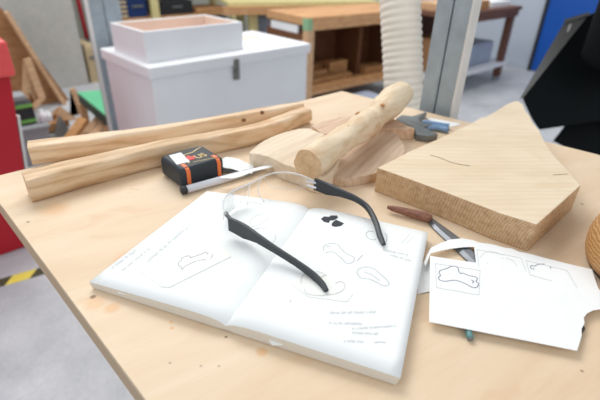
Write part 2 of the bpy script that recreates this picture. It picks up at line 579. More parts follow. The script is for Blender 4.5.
# ---------------------------------------------------------------- two long sticks
def stick(name, front_bot, width, height, mat, label, cat, rough=.0012, roundness=(0.25, .6), grp=None, knots=()):
    """roughly squared stick: centre line from bottom-front points"""
    bm = bmesh.new()
    pts = smooth_loop([(p[0], p[1], T) for p in front_bot], 5, closed=False)
    N = len(pts)
    secs = []
    for i, p in enumerate(pts):
        t = i / (N - 1)
        d = pts[min(i + 1, N - 1)] - pts[max(i - 1, 0)]
        d.normalize()
        s = Vector((-d.y, d.x, 0))
        w = width[0] + (width[1] - width[0]) * t
        h = height(t)
        rd = roundness[0] + (roundness[1] - roundness[0]) * t
        sec = []
        n = 20
        for k in range(n):
            an = 2 * math.pi * k / n + math.pi / n
            cx, cy = math.cos(an), math.sin(an)
            e = 2 / (2 + 6 * (1 - rd))
            sx = math.copysign(abs(cx) ** e, cx)
            sy = math.copysign(abs(cy) ** e, cy)
            j = noise.noise(Vector((p.x * 30, k * 0.9, hash(name) % 7))) * rough + noise.noise(Vector((p.x * 9, k * .35, 3.3))) * rough * 2
            q = p + s * (w / 2 + sx * (w / 2 + j))
            q = Vector((q.x, q.y, max(T + .0002, T + h / 2 + sy * (h / 2 + j * .7))))
            sec.append(q)
        secs.append(sec)
    loft(bm, secs)
    o = obj(name, bm, mat, None, smooth=True)
    o.data.shade_smooth() if hasattr(o.data, 'shade_smooth') else None
    md = o.modifiers.new('split', 'EDGE_SPLIT')
    md.split_angle = math.radians(50)
    for kx, ky, kz in knots:
        kp = P(kx, ky, T + kz)
        nrm = (CAM - kp).normalized()
        M = Matrix.Translation(kp - nrm * .0008) @ nrm.to_track_quat('Z', 'Y').to_matrix().to_4x4() @ Matrix.Diagonal((1.15, 1, .55, 1))
        kb = bmesh.new()
        bmesh.ops.create_icosphere(kb, subdivisions=2, radius=.0034, matrix=M)
        kk = obj('knot', kb, KNOT, o, smooth=True, label='dark round knot')
    return tag(o, label, cat, grp)


q_ = [P(x, y, T) for x, y in ((33, 203.5), (50, 199), (75, 191.5), (112, 181), (150, 170.5), (190, 160.5), (225, 152.5), (250, 147), (280, 137.5), (312, 123.5))]
stick('wooden_stick', q_, (0.032, 0.028), lambda t: .031 + .003 * min(1, t * 5) - .007 * t, W_STICK,
      'nearer of two long squared wooden sticks, beside the tape measure', 'stick', grp='long rough sticks at the back of the table', knots=((102, 166, .024),))
q_ = [P(x, y, T) for x, y in ((33, 166.5), (75, 160), (112, 153.5), (150, 147.5), (200, 137), (250, 127), (304, 116))]
stick('wooden_stick', q_, (0.028, 0.020), lambda t: .030 - .006 * t, W_STICK2,
      'farther of two long squared wooden sticks, nearest the white chest', 'stick', grp='long rough sticks at the back of the table', knots=((262, 112.5, .023), (244, 120, .018)))

# ---------------------------------------------------------------- boards under the branch
def poly_px(pts, z, k=1):
    q = [P(x, y, z) for x, y in pts]
    return smooth_loop(q, k) if k > 1 else q


zl = T + .0250
out = poly_px([(249, 153), (255, 147), (263, 141), (276, 135), (292, 130), (306, 128), (316, 131), (330, 137), (340, 148), (338, 162), (327, 176), (312, 175), (300, 169), (286, 165), (276, 160), (270, 157), (258, 154)], zl, 2)
bm = slab(bmesh.new(), out, T + .0003, zl)
tag(obj('wooden_board', bm, W_DISC2, bevel=.0012), 'pale wavy-edged board under the near end of the peeled branch', 'board', 'boards under the branch')
zd = T + .0138
out = poly_px([(346, 178), (362, 176), (376, 173), (391, 166), (401, 158), (405, 150), (402, 141), (396, 134), (387, 130), (376, 128.5), (364, 132), (354, 140), (347, 148), (341, 158), (334, 172), (334, 176)], zd, 3)
bm = slab(bmesh.new(), out, T + .0003, zd)
tag(obj('wooden_board', bm, W_DISC, bevel=.0012), 'round-ended flat pinkish board lying right of the peeled branch', 'board', 'boards under the branch')
zr = T + .0202
out = poly_px([(312, 126), (322, 121.5), (340, 117), (366, 114), (392, 118), (415, 128.5), (394, 128.5), (378, 126.5), (362, 128), (350, 133), (338, 138), (329, 134), (322, 134)], zr)
bm = slab(bmesh.new(), out, T + .0003, zr)
tag(obj('wooden_board', bm, W_PINK, bevel=.001), 'flat offcut board with brown end grain beside the pliers', 'board', 'boards under the branch')

# ---------------------------------------------------------------- peeled branch
A = P(307, 164.5, T + .0445)
B = P(405, 94, T + .052)
th = thing('peeled_branch', (A.x, A.y, T + .026), 'peeled knobbly branch with a sawn end lying across the flat boards', 'branch')
ax = (B - A)
L = ax.length
s, u = frame(ax)
secs = []
NN = 44
for i in range(NN):
    t = i / (NN - 1)
    p = A + ax * t
    r = .0177 + .0065 * t + .0018 * math.sin(t * 17) * (0.4 + t) + .0022 * math.exp(-t * 9)
    if t > .975: r *= 1 - (t - .975) * 8
    p = p + s * (.004 * math.sin(t * 5)) + u * (.002 * math.sin(t * 8))
    sec = []
    for k in range(22):
        an = 2 * math.pi * k / 22
        rr = r * (1 + .15 * noise.noise(Vector((t * 9, math.cos(an) * 1.3, math.sin(an) * 1.3))) + .04 * noise.noise(Vector((t * 30, math.cos(an) * 3, math.sin(an) * 3))))
        q = p + s * (rr * math.cos(an)) + u * (rr * math.sin(an))
        if t < .40 and q.z < zl + .0003: q.z = zl + .0003
        sec.append(q)
    secs.append(sec)
bm = loft(bmesh.new(), secs)
for f in bm.faces:
    if len(f.verts) > 10 and (f.calc_center_median() - A).length < .05: f.material_index = 1
o = obj('stem', bm, [W_LOG, W_LOGEND], th, smooth=True)
o.modifiers.new('split', 'EDGE_SPLIT').split_angle = math.radians(50)
for t, an in ((.18, 2.4), (.30, 1.2), (.46, 2.0), (.62, 1.1), (.36, .35), (.22, .7), (.8, 2.2)):
    p = A + ax * t
    r = .0177 + .0065 * t
    c0 = p + s * (r * .93 * math.cos(an)) + u * (r * .93 * math.sin(an))
    nrm = (s * math.cos(an) + u * math.sin(an))
    M = Matrix.Translation(c0) @ nrm.to_track_quat('Z', 'Y').to_matrix().to_4x4() @ Matrix.Diagonal((1.4, 1, .5, 1))
    kb = bmesh.new()
    bmesh.ops.create_icosphere(kb, subdivisions=2, radius=.0040, matrix=M)
    obj('knot', kb, W_SCRAP, th, smooth=True, label='small darker knot')

# ---------------------------------------------------------------- big maple block
zt = T + .0352
top = [(377, 167.5), (384, 164.5), (408, 152), (440, 138), (470, 124), (481, 117.5), (486, 116.8), (497, 110.5), (507, 104), (513, 101.5), (518, 101), (523, 104), (525, 110), (530, 116), (533, 123), (539, 129.5), (545, 142), (553, 154), (566, 168), (581, 185), (560, 204), (537, 224.5), (500, 213), (440, 190), (390, 172)]
tq = poly_px(top, zt)
bm = bmesh.new()
prism(bm, [Vector((p.x, p.y, T + .0003)) for p in tq], tq)
for f in bm.faces:
    f.normal_update()
    if abs(f.normal.z) < .5: f.material_index = 1
bk = thing('wood_block', (sum(p.x for p in tq) / len(tq), sum(p.y for p in tq) / len(tq), T), 'thick triangular maple block with a dark crack, at the right of the table', 'wood block')
obj('block_body', bm, [W_BLOCK, W_BLOCKSIDE], bk, bevel=.0012)
CRK = plain('dark_crack', srgb(92, 68, 48), 0.9)
ck = bmesh.new()
strip(ck, [P(x, y, zt) for x, y in ((430, 155), (437, 157), (444, 159.5), (451, 162.5), (460, 164.5), (470, 166))], .0012, .0001)
obj('crack', ck, CRK, bk, label='long dark crack in the top face')
ck = bmesh.new()
strip(ck, [P(x, y, zt) for x, y in ((553, 175), (560, 174.6), (568, 174))], .0009, .0001)
obj('crack', ck, CRK, bk, label='short dark crack near the right corner')

# ---------------------------------------------------------------- tape measure
tp = thing('tape_measure', (.2625, .512, T), 'black tape measure with orange stripes and a white label beside the pen', 'tape measure')
bm = bx(.2305, .297, .474, .534, T + .0003, T + .0300)
o = obj('case', bm, CASE, tp, bevel=.007, segs=5)
for x0, x1 in ((.2385, .2440), (.2850, .2905)):
    sb = bmesh.new()
    prof = [(.4735, T + .003), (.4735, T + .0235), (.4752, T + .0280), (.4805, T + .0303), (.489, T + .0303)]
    pro2 = [(y + .0014, z - .001) for y, z in prof]
    ring = prof + pro2[::-1]
    prism(sb, [Vector((x0, y, z)) for y, z in ring], [Vector((x1, y, z)) for y, z in ring])
    obj('stripe', sb, ORANGE, tp, label='orange stripe')
obj('label_sticker', slab(bmesh.new(), [P(x, y, T + .0295) for x, y in ((169, 156), (181, 153), (190, 162), (177, 165))], T + .0297, T + .0304), PAPER, tp, label='blank white sticker')
eb = bmesh.new()
zz = T + .0302
q = lambda *l: [P(x, y, zz) for x, y in l]
strip(eb, q((193, 152), (184, 155), (182, 157), (189, 163), (195, 162)), .0016)
strip(eb, q((193, 152), (197, 149), (201, 147)), .0016)
strip(eb, q((190, 163), (200, 160.5), (214, 158)), .0010)
obj('printed_outline', eb, YELLOW, tp, label='yellow outline of the printed emblem')
rb = slab(bmesh.new(), q((185, 157.5), (188, 155.5), (191, 156.5), (195, 155.5), (195, 159), (192, 159.6), (189, 160.2)), T + .0298, T + .0305)
obj('printed_flash', rb, REDP, tp, label='red flash in the emblem')
cu = bpy.data.curves.new('lettering_curve', 'FONT')
cu.body = 'US'
cu.size = .017
cu.extrude = .0003
tmp = bpy.data.objects.new('lettering_tmp', cu)
link(tmp)
bpy.context.view_layer.update()
me = bpy.data.meshes.new_from_object(tmp.evaluated_get(bpy.context.evaluated_depsgraph_get()))
bpy.data.objects.remove(tmp)
me.name = 'lettering'
c0 = P(199, 159.5, zz)
c1 = P(210, 156.0, zz)
an = math.atan2(c1.y - c0.y, c1.x - c0.x)
me.transform(Matrix.Translation(c0 - wloc(tp) + Vector((-.001, .003, .0003))) @ Matrix.Rotation(an * .3, 4, 'Z') @ Matrix.Diagonal((.85, 1, 1, 1)))
me.materials.clear()
me.materials.append(YELLOW)
lo = bpy.data.objects.new('lettering', me)
lo.parent = tp
link(lo)
lo['label'] = 'yellow printed letters'
hk = bmesh.new()
box(hk, .2945, .300, .497, .515, T + .002, T + .008)
box(hk, .300, .302, .497, .515, T + .0005, T + .010)
obj('tape_hook', hk, STEEL, tp, bevel=.0006)

# pen
pa, pb = P(181, 191, T + .006), P(262, 168.5, T + .005)
pn = thing('pen', (pa.x, pa.y, T), 'pale pen with a black end cap lying against the tape measure', 'pen')
d = (pb - pa)
at = lambda t: pa + d * t
tube_pts = [at(.06), at(.5), at(.74)]
obj('barrel', tube(bmesh.new(), tube_pts, [.0052, .0052, .0050], 14), PENBODY, pn, smooth=True)
obj('end_cap', tube(bmesh.new(), [at(0), at(.008), at(.055), at(.06)], [.0042, .0054, .0056, .0054], 14), BLACK, pn, smooth=True, label='black end cap')
obj('tip', tube(bmesh.new(), [at(.74), at(.9), at(.98), at(1)], [.0050, .0036, .0014, .0006], 14), GREYP, pn, smooth=True)

# folded white slip between tape and board
fs = thing('folded_slip', (.34, .485, T), 'folded white paper slip sticking out behind the tape measure', 'paper')
def ribbon(ctr, w, th=.0004):
    bm = bmesh.new()
    secs = []
    for i, p in enumerate(ctr):
        d = ctr[min(i + 1, len(ctr) - 1)] - ctr[max(i - 1, 0)]
        s = Vector((d.y, -d.x, 0)).normalized()
        ww = w[i] if isinstance(w, list) else w
        secs.append([p - s * ww / 2, p + s * ww / 2, p + s * ww / 2 + Vector((0, 0, th)), p - s * ww / 2 + Vector((0, 0, th))])
    return loft(bm, secs)
obj('upper_leaf', ribbon(smooth_loop([P(219, 161, T + .008), P(230, 163, T + .010), P(243, 167, T + .009), P(253, 169.5, T + .006)], 4, False), [.034] * 6 + [.028] * 7), PAPER, fs)
obj('lower_leaf', ribbon(smooth_loop([P(221, 177.5, T + .0135), P(234, 176, T + .015), P(248, 171.5, T + .0145), P(262, 168, T + .013), P(272, 166, T + .012)], 4, False), [.006] * 3 + [.012] * 5 + [.008] * 9), PAPER, fs)
obj('fold', ribbon([P(222, 168, T + .004), P(234, 170.5, T + .004), P(246, 171.5, T + .004)], [.016, .014, .004]), GREYP, fs, label='grey ribbon standing for the shade inside the fold')  # grey ribbon paints the shaded gap between the white leaves

# ---------------------------------------------------------------- notebook
ZP = T + .0108
LB, GB, RB = P(89, 281.5, T + .008), P(225, 322, ZP), P(400.5, 379, T + .009)
LT, GT, RT = P(207, 191, T + .0075), P(309.5, 206, ZP), P(428, 233, T + .009)
nb = thing('sketch_notebook', ((LB.x + RT.x) / 2, (LB.y + RT.y) / 2, T), 'open sketch notebook with pencil drawings on both white pages', 'notebook')
NU, NV = 26, 10


def hprof(u, side):
    """thickness over the table across a page, u = 0 at the gutter"""
    g = 1 - math.exp(-u / .06)
    z = .0064 + .0056 * g
    z -= (.0045 if side < 0 else .0022) * u ** 1.3
    return z


def page_xy(u, v, side):
    if side < 0: a, b_, c_, d_ = GB, LB, GT, LT
    else: a, b_, c_, d_ = GB, RB, GT, RT
    bot = a.lerp(b_, u)
    tp_ = c_.lerp(d_, u)
    q = bot.lerp(tp_, v)
    return q


for side in (-1, 1):
    bm = bmesh.new()
    topv, botv = [], []
    for i in range(NU + 1):
        u = (i / NU) ** 1.6
        tr, br = [], []
        for j in range(NV + 1):
            q = page_xy(u, j / NV, side)
            qb = page_xy(u * .985 if u > .9 else u, j / NV, side)
            tr.append(bm.verts.new((q.x, q.y, T + hprof(u, side))))
            br.append(bm.verts.new((qb.x, qb.y, T + .0012 + (.0006 if u < .05 else 0))))
        topv.append(tr)
        botv.append(br)
    for i in range(NU):
        for j in range(NV):
            f = bm.faces.new((topv[i][j], topv[i + 1][j], topv[i + 1][j + 1], topv[i][j + 1]))
            f.smooth = True
            bm.faces.new((botv[i][j], botv[i][j + 1], botv[i + 1][j + 1], botv[i + 1][j])).material_index = 1
    for i in range(NU):
        for j in (0, NV):
            bm.faces.new((topv[i][j], topv[i + 1][j], botv[i + 1][j], botv[i][j])).material_index = 1
    for j in range(NV):
        for i in (0, NU):
            bm.faces.new((topv[i][j], topv[i][j + 1], botv[i][j + 1], botv[i][j])).material_index = 1
    obj('page_block', bm, [PAPER, PAGES], nb)
cv = bmesh.new()
ins = [page_xy(.99, .01, -1), page_xy(.0, .01, -1), page_xy(.99, .01, 1), page_xy(.99, .99, 1), page_xy(0, .99, 1), page_xy(.99, .99, -1)]
slab(cv, ins, T + .0003, T + .0012)
obj('cover', cv, COVER, nb, label='thin cover coloured dark as the shadow line under the pages')


def page_z(q):
    # nearest page coordinates by a few Newton-free steps
    side = 1 if (GT - GB).cross(Vector((q.x, q.y, 0)) - Vector((GB.x, GB.y, 0))).z < 0 else -1
    u, v = .5, .5
    for _ in range(12):
        p = page_xy(u, v, side)
        e = Vector((q.x - p.x, q.y - p.y))
        du = (page_xy(u + .01, v, side) - p) / .01
        dv = (page_xy(u, v + .01, side) - p) / .01
        det = du.x * dv.y - du.y * dv.x
        u += (e.x * dv.y - e.y * dv.x) / det
        v += (du.x * e.y - du.y * e.x) / det
    return T + hprof(max(0.0, min(1, u)), side)


def on_page(px, py):
    z = ZP
    for _ in range(4):
        q = P(px, py, z)
        z = page_z(q)
    return Vector((q.x, q.y, z))


def draw(name, strokes, w, mat, parent, surf, label=None, k=4, closed=False, dz=.00005):
    bm = bmesh.new()
    for st in strokes:
        pts = [surf(*p) for p in st]
        if len(pts) > 2: pts = smooth_loop(pts, k, closed)
        if closed: pts.append(pts[0])
        strip(bm, pts, w, dz)
    return obj(name, bm, mat, parent, label=label)


def scribble(a, b, h, seed, words=4):
    rnd = random.Random(seed)
    n = int(max(10, math.hypot(b[0] - a[0], b[1] - a[1]) / .8))
    h *= 1.5
    out, cur = [], []
    gaps = sorted(rnd.sample(range(3, n - 2), min(words, n - 6)))
    L_ = math.hypot(b[0] - a[0], b[1] - a[1])
    nx, ny = -(b[1] - a[1]) / L_, (b[0] - a[0]) / L_
    for i in range(n + 1):
        t = i / n
        o = (h if i % 2 else -h) * (.35 + .65 * rnd.random())
        if i in gaps and len(cur) > 2:
            out.append(cur)
            cur = []
            continue
        cur.append((a[0] + (b[0] - a[0]) * t + nx * o, a[1] + (b[1] - a[1]) * t + ny * o))
    if len(cur) > 1: out.append(cur)
    return out


# pasted slips
def slip(pts, lift, label, kk=.0004):
    q = [on_page(*p) for p in pts]
    bm = prism(bmesh.new(), [v + Vector((0, 0, .0001)) for v in q], [v + Vector((0, 0, kk + l)) for v, l in zip(q, lift)])
    return obj('pasted_slip', bm, SLIP, nb, label=label)
slip([(139, 271), (161, 287), (170, 287.5), (231, 257), (229, 251), (205, 241), (182, 240)], [0, .0003, .0004, .0005, .0003, 0, 0], 'pasted paper slip with a bone-like outline on the left page')
slip([(291, 284), (308, 297), (347, 302), (353, 294), (340, 277), (306, 272)], [0, .0001, .0002, .0001, 0, 0], 'pasted paper slip near the middle of the right page')
lift = lambda x, y: on_page(x, y) + Vector((0, 0, .0007))
draw('sketch', [[(178.5, 266), (179, 263), (181.5, 260.5), (182, 258.5), (185, 257.2), (187.5, 256.4), (190, 256.6), (190.5, 258.6)], [(178.5, 266), (181, 267.5), (182.5, 270.3), (184, 267.5), (188, 265.5), (194, 262.5), (201, 260.6), (207, 260.4)], [(190.5, 258.6), (196, 256.5), (201, 255)], [(201, 255), (204.5, 253.2), (206.5, 252.6), (208, 254), (206.5, 255.5)], [(210, 259), (213, 256.5), (211.5, 254.5)]], .0007, PENCIL, nb, lift, 'pencilled bone outline on the pasted slip')
draw('handwriting', scribble((147, 262), (190, 225), 1.2, 3, 6) + scribble((112, 268), (136, 250), 1.4, 5, 3) + scribble((122, 271), (150, 248), 1.0, 6, 4), .0006, FAINT, nb, on_page, 'faint pencil handwriting on the left page')
draw('sketch', [[(250, 222), (254, 217), (262, 214), (268, 216), (265, 221), (257, 226), (251, 226), (250, 222)], [(246, 232), (262, 228), (276, 236), (270, 246)], [(244, 205), (252, 202), (262, 205)]], .0007, FAINT, nb, on_page, 'faint sketch at the top of the left page')
draw('sketch', [[(324, 251), (324, 246), (331, 243.5), (338, 245), (341, 249), (347, 254), (354, 257.5), (353, 262), (347, 263.5), (341, 258), (333, 252), (325, 253)], [(326, 247), (331, 246)], [(357, 261), (363, 255)]], .0007, PENCIL, nb, on_page, 'pencilled bone outline in the middle of the right page')
draw('sketch', [[(301, 284), (302, 277), (309, 273), (320, 272.5), (326, 276)], [(335, 284), (341, 282), (345, 286), (341, 292), (331, 295), (318, 296), (307, 294), (304, 289)], [(316, 280), (322, 277), (327, 275)]], .0007, FAINT, nb, lift, 'faint outline under the left temple tip')
draw('sketch', [[(369, 231), (366, 234), (368, 238), (373, 240), (376, 239)], [(369, 231), (374, 232)], [(385, 233), (387, 237), (386, 242)]], .0008, PENCIL, nb, on_page, 'pencilled outline under the right temple tip')
draw('sketch', [[(357, 273), (359, 269), (366, 267), (374, 269), (379, 273), (386, 279), (389, 284), (384, 286), (376, 282), (369, 279), (361, 278), (357, 273)], [(364, 272), (372, 275), (380, 281)]], .0016, FAINT, nb, on_page, 'broad faint grey sketch at the right of the right page')
draw('handwriting', scribble((383, 250), (408, 255), 1.0, 11, 3) + scribble((390, 255), (411, 261), .9, 12, 2) + [[(402, 243), (410, 234)], [(406, 244), (414, 236)]], .0006, FAINT, nb, on_page, 'faint pencil notes at the upper right of the right page')
draw('handwriting', scribble((330, 313), (376, 312), 1.1, 21, 5) + scribble((329, 323), (362, 324), 1.1, 22, 3) + scribble((352, 329), (396, 326), 1.0, 23, 4) + scribble((352, 333), (378, 334), 1.0, 24, 2) + scribble((344, 341), (364, 342), 1.0, 25, 2), .0006, FAINT, nb, on_page, 'faint pencil notes at the foot of the right page')
draw('handwriting', [[(374, 343), (380, 342), (386, 343)]], .0008, PENCIL, nb, on_page)
draw('page_mark', [[(290, 301), (291, 301.5)]], .0016, PENCIL, nb, on_page, 'small grey dot on the right page')
bl = bmesh.new()
for pts in (((321, 219), (324, 216.5), (329, 217), (331, 215.5), (337, 215.5), (338, 218), (335.5, 219.5), (333, 220.5), (330, 220.5), (329, 223), (324, 222)),
            ((333, 222), (336, 219.8), (340, 221.5), (344, 223.5), (341, 226), (336, 227), (332, 226.2), (331.5, 224))):
    q = [on_page(*p) for p in pts]
    prism(bl, [v + Vector((0, 0, .00003)) for v in q], [v + Vector((0, 0, .0002)) for v in q])
obj('ink_patch', bl, BLOT, nb, label='two-lobed black ink drawing at the top of the right page')
for pts in (((266, 336), (273, 338), (283, 345), (272, 345)), ((117, 288), (126, 291), (133, 296), (118, 293))):
    a0 = [P(x, y, T + .006) for x, y in pts]
    obj('page_tab', slab(bmesh.new(), a0, T + .0055, T + .0062), PAPER, nb, label='small white tab at the page edge')

# ---------------------------------------------------------------- eyeglasses
zb = T + .0345
gl = thing('eyeglasses', (.27, .30, T + .012), 'clear-rimmed glasses with black temples resting on the open notebook', 'eyeglasses')
HL, HR = P(226, 214, zb), P(315, 181, zb)
brow_px = [(226, 214), (222.5, 207), (224, 199), (231, 192), (241, 187), (251, 183), (262, 177), (274, 173), (288, 172.5), (302, 175.5), (314, 181)]
brow = smooth_loop([P(x, y, zb) for x, y in brow_px], 4, False)
obj('brow_rim', tube(bmesh.new(), brow, .0011, 8), RIM, gl, smooth=True, label='clear curved upper rim')
N = len(brow)


def lens_curve(i0, i1, drop):
    top_ = brow[i0:i1 + 1]
    n = len(top_)
    low = []
    for k, p in enumerate(top_):
        t = k / (n - 1)
        h = drop * (1 - abs(2 * t - 1) ** 2.6) ** .6
        low.append(p + Vector((-.003 * h / drop, -.004 * h / drop, -h)))
    return top_, low


for nm, (i0, i1) in (('lens', (2, 19)), ('lens', (25, N - 3))):
    tp_, lw_ = lens_curve(i0, i1, .0215)
    bm = bmesh.new()
    R_ = 6
    rows = [[p.lerp(l, r / R_) for r in range(R_ + 1)] for p, l in zip(tp_, lw_)]
    off = Vector((.0008, .0010, 0))
    va = [[bm.verts.new(p) for p in r] for r in rows]
    vb = [[bm.verts.new(p + off) for p in r] for r in rows]
    for i in range(len(rows) - 1):
        for j in range(R_):
            bm.faces.new((va[i][j], va[i + 1][j], va[i + 1][j + 1], va[i][j + 1]))
            bm.faces.new((vb[i][j], vb[i][j + 1], vb[i + 1][j + 1], vb[i + 1][j]))
    bmesh.ops.remove_doubles(bm, verts=bm.verts[:], dist=1e-6)
    ln = obj('lens', bm, LENS, gl, smooth=True)
    obj('lens_rim', tube(bmesh.new(), lw_, .0004, 6), RIM, ln, smooth=True)
for pts in (((261.5, 178.5), (258.5, 184), (258, 190), (260, 196), (264, 202)), ((250, 184), (249, 191), (248, 198), (247.5, 205))):
    ps = [P(x, y, zb - .004 * i) for i, (x, y) in enumerate(pts)]
    npad = obj('nose_pad', tube(bmesh.new(), smooth_loop(ps, 3, False), [.0007] * 8 + [.0009] * 5, 8), RIM, gl, smooth=True)


def temple(path, hts, thick=.0044):
    """path: (px, py, z of the top edge); hts: blade heights"""
    tops = smooth_loop([P(*p) for p in path], 4, False)
    n = len(tops)
    m_ = len(hts)
    secs = []
    for i, p in enumerate(tops):
        t = i / (n - 1) * (m_ - 1)
        k = min(int(t), m_ - 2)
        h = hts[k] + (hts[k + 1] - hts[k]) * (t - k)
        d = tops[min(i + 1, n - 1)] - tops[max(i - 1, 0)]
        s = Vector((d.y, -d.x, 0)).normalized()
        w = thick
        e = .3
        sec = []
        for a_, b_ in ((-1, -e), (-e, 0), (e, 0), (1, -e)):
            sec.append(p + s * (a_ * w / 2) + Vector((0, 0, b_ * .003)))
        for a_, b_ in ((1, e), (e, 0), (-e, 0), (-1, e)):
            sec.append(p + s * (a_ * w / 2) + Vector((0, 0, -h + b_ * .003)))
        secs.append(sec)
    return loft(bmesh.new(), secs)


bm = temple([(229, 217, zb), (244, 224, zb - .0015), (258, 234, zb - .0037), (275, 246, zb - .0075), (295, 259, zb - .0115), (312, 271, zb - .015), (322, 281, zb - .0172), (326.5, 289, zb - .0189)],
            [.0165, .0180, .0110, .0080, .0072, .0078, .0080, .0035])
obj('temple', bm, TEMPLE, gl, smooth=True, label='left black temple arm').modifiers.new('split', 'EDGE_SPLIT').split_angle = math.radians(55)
bm = temple([(315, 178, zb + .001), (328, 183, zb), (341, 189, zb - .0015), (356, 196, zb - .0045), (368, 205, zb - .0085), (376, 219, zb - .0127), (380, 232, zb - .0160), (384, 243, zb - .0189)],
            [.0165, .0165, .0105, .0078, .0074, .0080, .0080, .0035])
obj('temple', bm, TEMPLE, gl, smooth=True, label='right black temple arm').modifiers.new('split', 'EDGE_SPLIT').split_angle = math.radians(55)
for pts in (((306, 181), (316, 183)), ((307, 185), (316, 188))):
    a_, b_ = [P(x, y, zb - .004) for x, y in pts]
    obj('hinge', beam(bmesh.new(), a_, b_, .0016, .0022), PENBODY, gl, bevel=.0004, label='pale hinge prong')
a_, b_ = P(225.5, 213, zb - .003), P(230, 219, zb - .003)
obj('hinge', beam(bmesh.new(), a_, b_, .003, .005), TEMPLE, gl, bevel=.0005)

# ---------------------------------------------------------------- loose sheets at the right
def thin_sheet(outline, th_=.0004):
    from mathutils.geometry import tessellate_polygon
    tris = tessellate_polygon([[Vector(((p.x - outline[0].x) * 1000, (p.y - outline[0].y) * 1000, 0)) for p in outline]])
    bm = bmesh.new()
    lo = [bm.verts.new(p) for p in outline]
    hi = [bm.verts.new(p + Vector((0, 0, th_))) for p in outline]
    for t in tris:
        bm.faces.new([lo[i] for i in t])
        bm.faces.new([hi[i] for i in reversed(t)])
    n = len(outline)
    for i in range(n):
        j = (i + 1) % n
        bm.faces.new((lo[i], lo[j], hi[j], hi[i]))
    return bm


def sheet_z(x, y):
    # lies over the rasp blade and a peg
    return T + .0058


out_px = [(430, 256), (452, 259.6), (476, 263), (474, 247), (463, 247.4), (450, 249), (436, 252), (430.5, 253.5), (425.5, 266), (423.8, 263), (427, 255), (431, 248), (440, 243.5), (450, 239.8), (462, 238.6), (472, 240.2), (480, 243), (492, 244.5), (505, 248), (512, 248.8), (519, 252), (530, 254), (546, 258.5), (560, 262), (576, 266), (592, 269.5), (594, 277), (598, 288), (606, 300), (600, 309.5), (593, 310.5), (587, 313.5), (583.5, 318), (584.5, 323), (581.5, 329), (581.5, 336), (577, 351), (540, 343.6), (500, 335.8), (460, 328), (429, 322), (429.4, 300), (429.7, 280)]
tq = [P(x, y, sheet_z(x, y)) for x, y in out_px]
bm = thin_sheet(tq)
ps = thing('paper_sheet', (.36, .15, T), 'white torn-edged sheet with framed outline drawings and a cut-out corner', 'paper')
obj('sheet', bm, PAPER2, ps)
on_sheet = lambda x, y: P(x, y, T + .0063)
draw('sketch_frame', [[(435.5, 263.5), (480, 270.3)], [(480, 270.3), (479, 295)], [(479, 295), (436.5, 287.5)], [(436.5, 287.5), (435.5, 263.5)]], .0005, FAINT, ps, on_sheet, 'faint pencil frame')
draw('sketch', [[(439, 273), (440.3, 270.5), (446, 268.8), (450, 266.9), (454, 266), (458, 268), (458.5, 271), (460.5, 273.5), (463, 273.2), (469.5, 275.8), (475, 276.6), (477.5, 279), (476, 281.5), (478.5, 283.5), (477, 287), (473, 287.6), (467, 284.5), (460, 281.5), (453.8, 280.2), (446, 281.2), (440.3, 280.4), (438.5, 277.5), (440.5, 275.5), (439, 273)], [(471, 280), (474, 281.5), (472, 283)]], .0007, INK, ps, on_sheet, 'inked bone outline in the left frame')
draw('sketch_frame', [[(477, 249.5), (521, 258)], [(477, 249.5), (479, 267)], [(521, 258), (526, 271)], [(526, 260.5), (567, 270.5)], [(567, 270.5), (577, 288)], [(526, 260.5), (530, 275)], [(530, 275), (552, 281)]], .0005, FAINT, ps, on_sheet, 'faint pencil frames along the torn edge')
draw('sketch', [[(480, 258), (483, 254), (488, 251.5), (496, 252.5), (502, 255)], [(487, 262), (488, 264)], [(502, 257), (503, 259)], [(502, 266), (503, 267)], [(506, 258), (513, 261), (517, 266)]], .0005, FAINT, ps, on_sheet, 'faint outline in the middle frame')
draw('sketch', [[(532, 269.5), (530.5, 267), (532, 265.5), (534.5, 266.2), (537, 264.8), (541, 264), (545, 264.2)], [(550, 266.5), (551, 268.5)], [(533, 268), (534, 269.5)]], .0007, INK, ps, on_sheet, 'short dark ink strokes in the right frame')

cs = [P(x, y, T + .0008) for x, y in ((419.5, 262), (440, 262), (441, 289), (417.5, 294))]
tag(obj('paper_sheet', slab(bmesh.new(), cs, T + .0004, T + .0010), PAPER2), 'small white slip between the notebook and the torn sheet', 'paper')

# pegs under the sheet
a_, b_ = P(470.5, 339, T + .0028), P(466, 322, T + .0028)
pg = thing('crayon', (a_.x, a_.y, T), 'teal crayon end poking out from under the torn sheet', 'crayon')
obj('shaft', tube(bmesh.new(), [a_, a_.lerp(b_, .08), b_], [.0024, .0028, .0028], 10), TEAL, pg, smooth=True)
obj('tip', tube(bmesh.new(), [a_ + (a_ - b_).normalized() * .0016, a_], [.0012, .0023], 10), GREYRIM, pg, smooth=True)
a_, b_ = P(582.3, 327, T + .0027), P(577, 334, T + .0027)
tag(obj('black_peg', tube(bmesh.new(), [a_, a_.lerp(b_, .1), b_], [.0018, .0027, .0027], 10), BLACK, smooth=True), 'small black peg under the right edge of the torn sheet', 'peg')

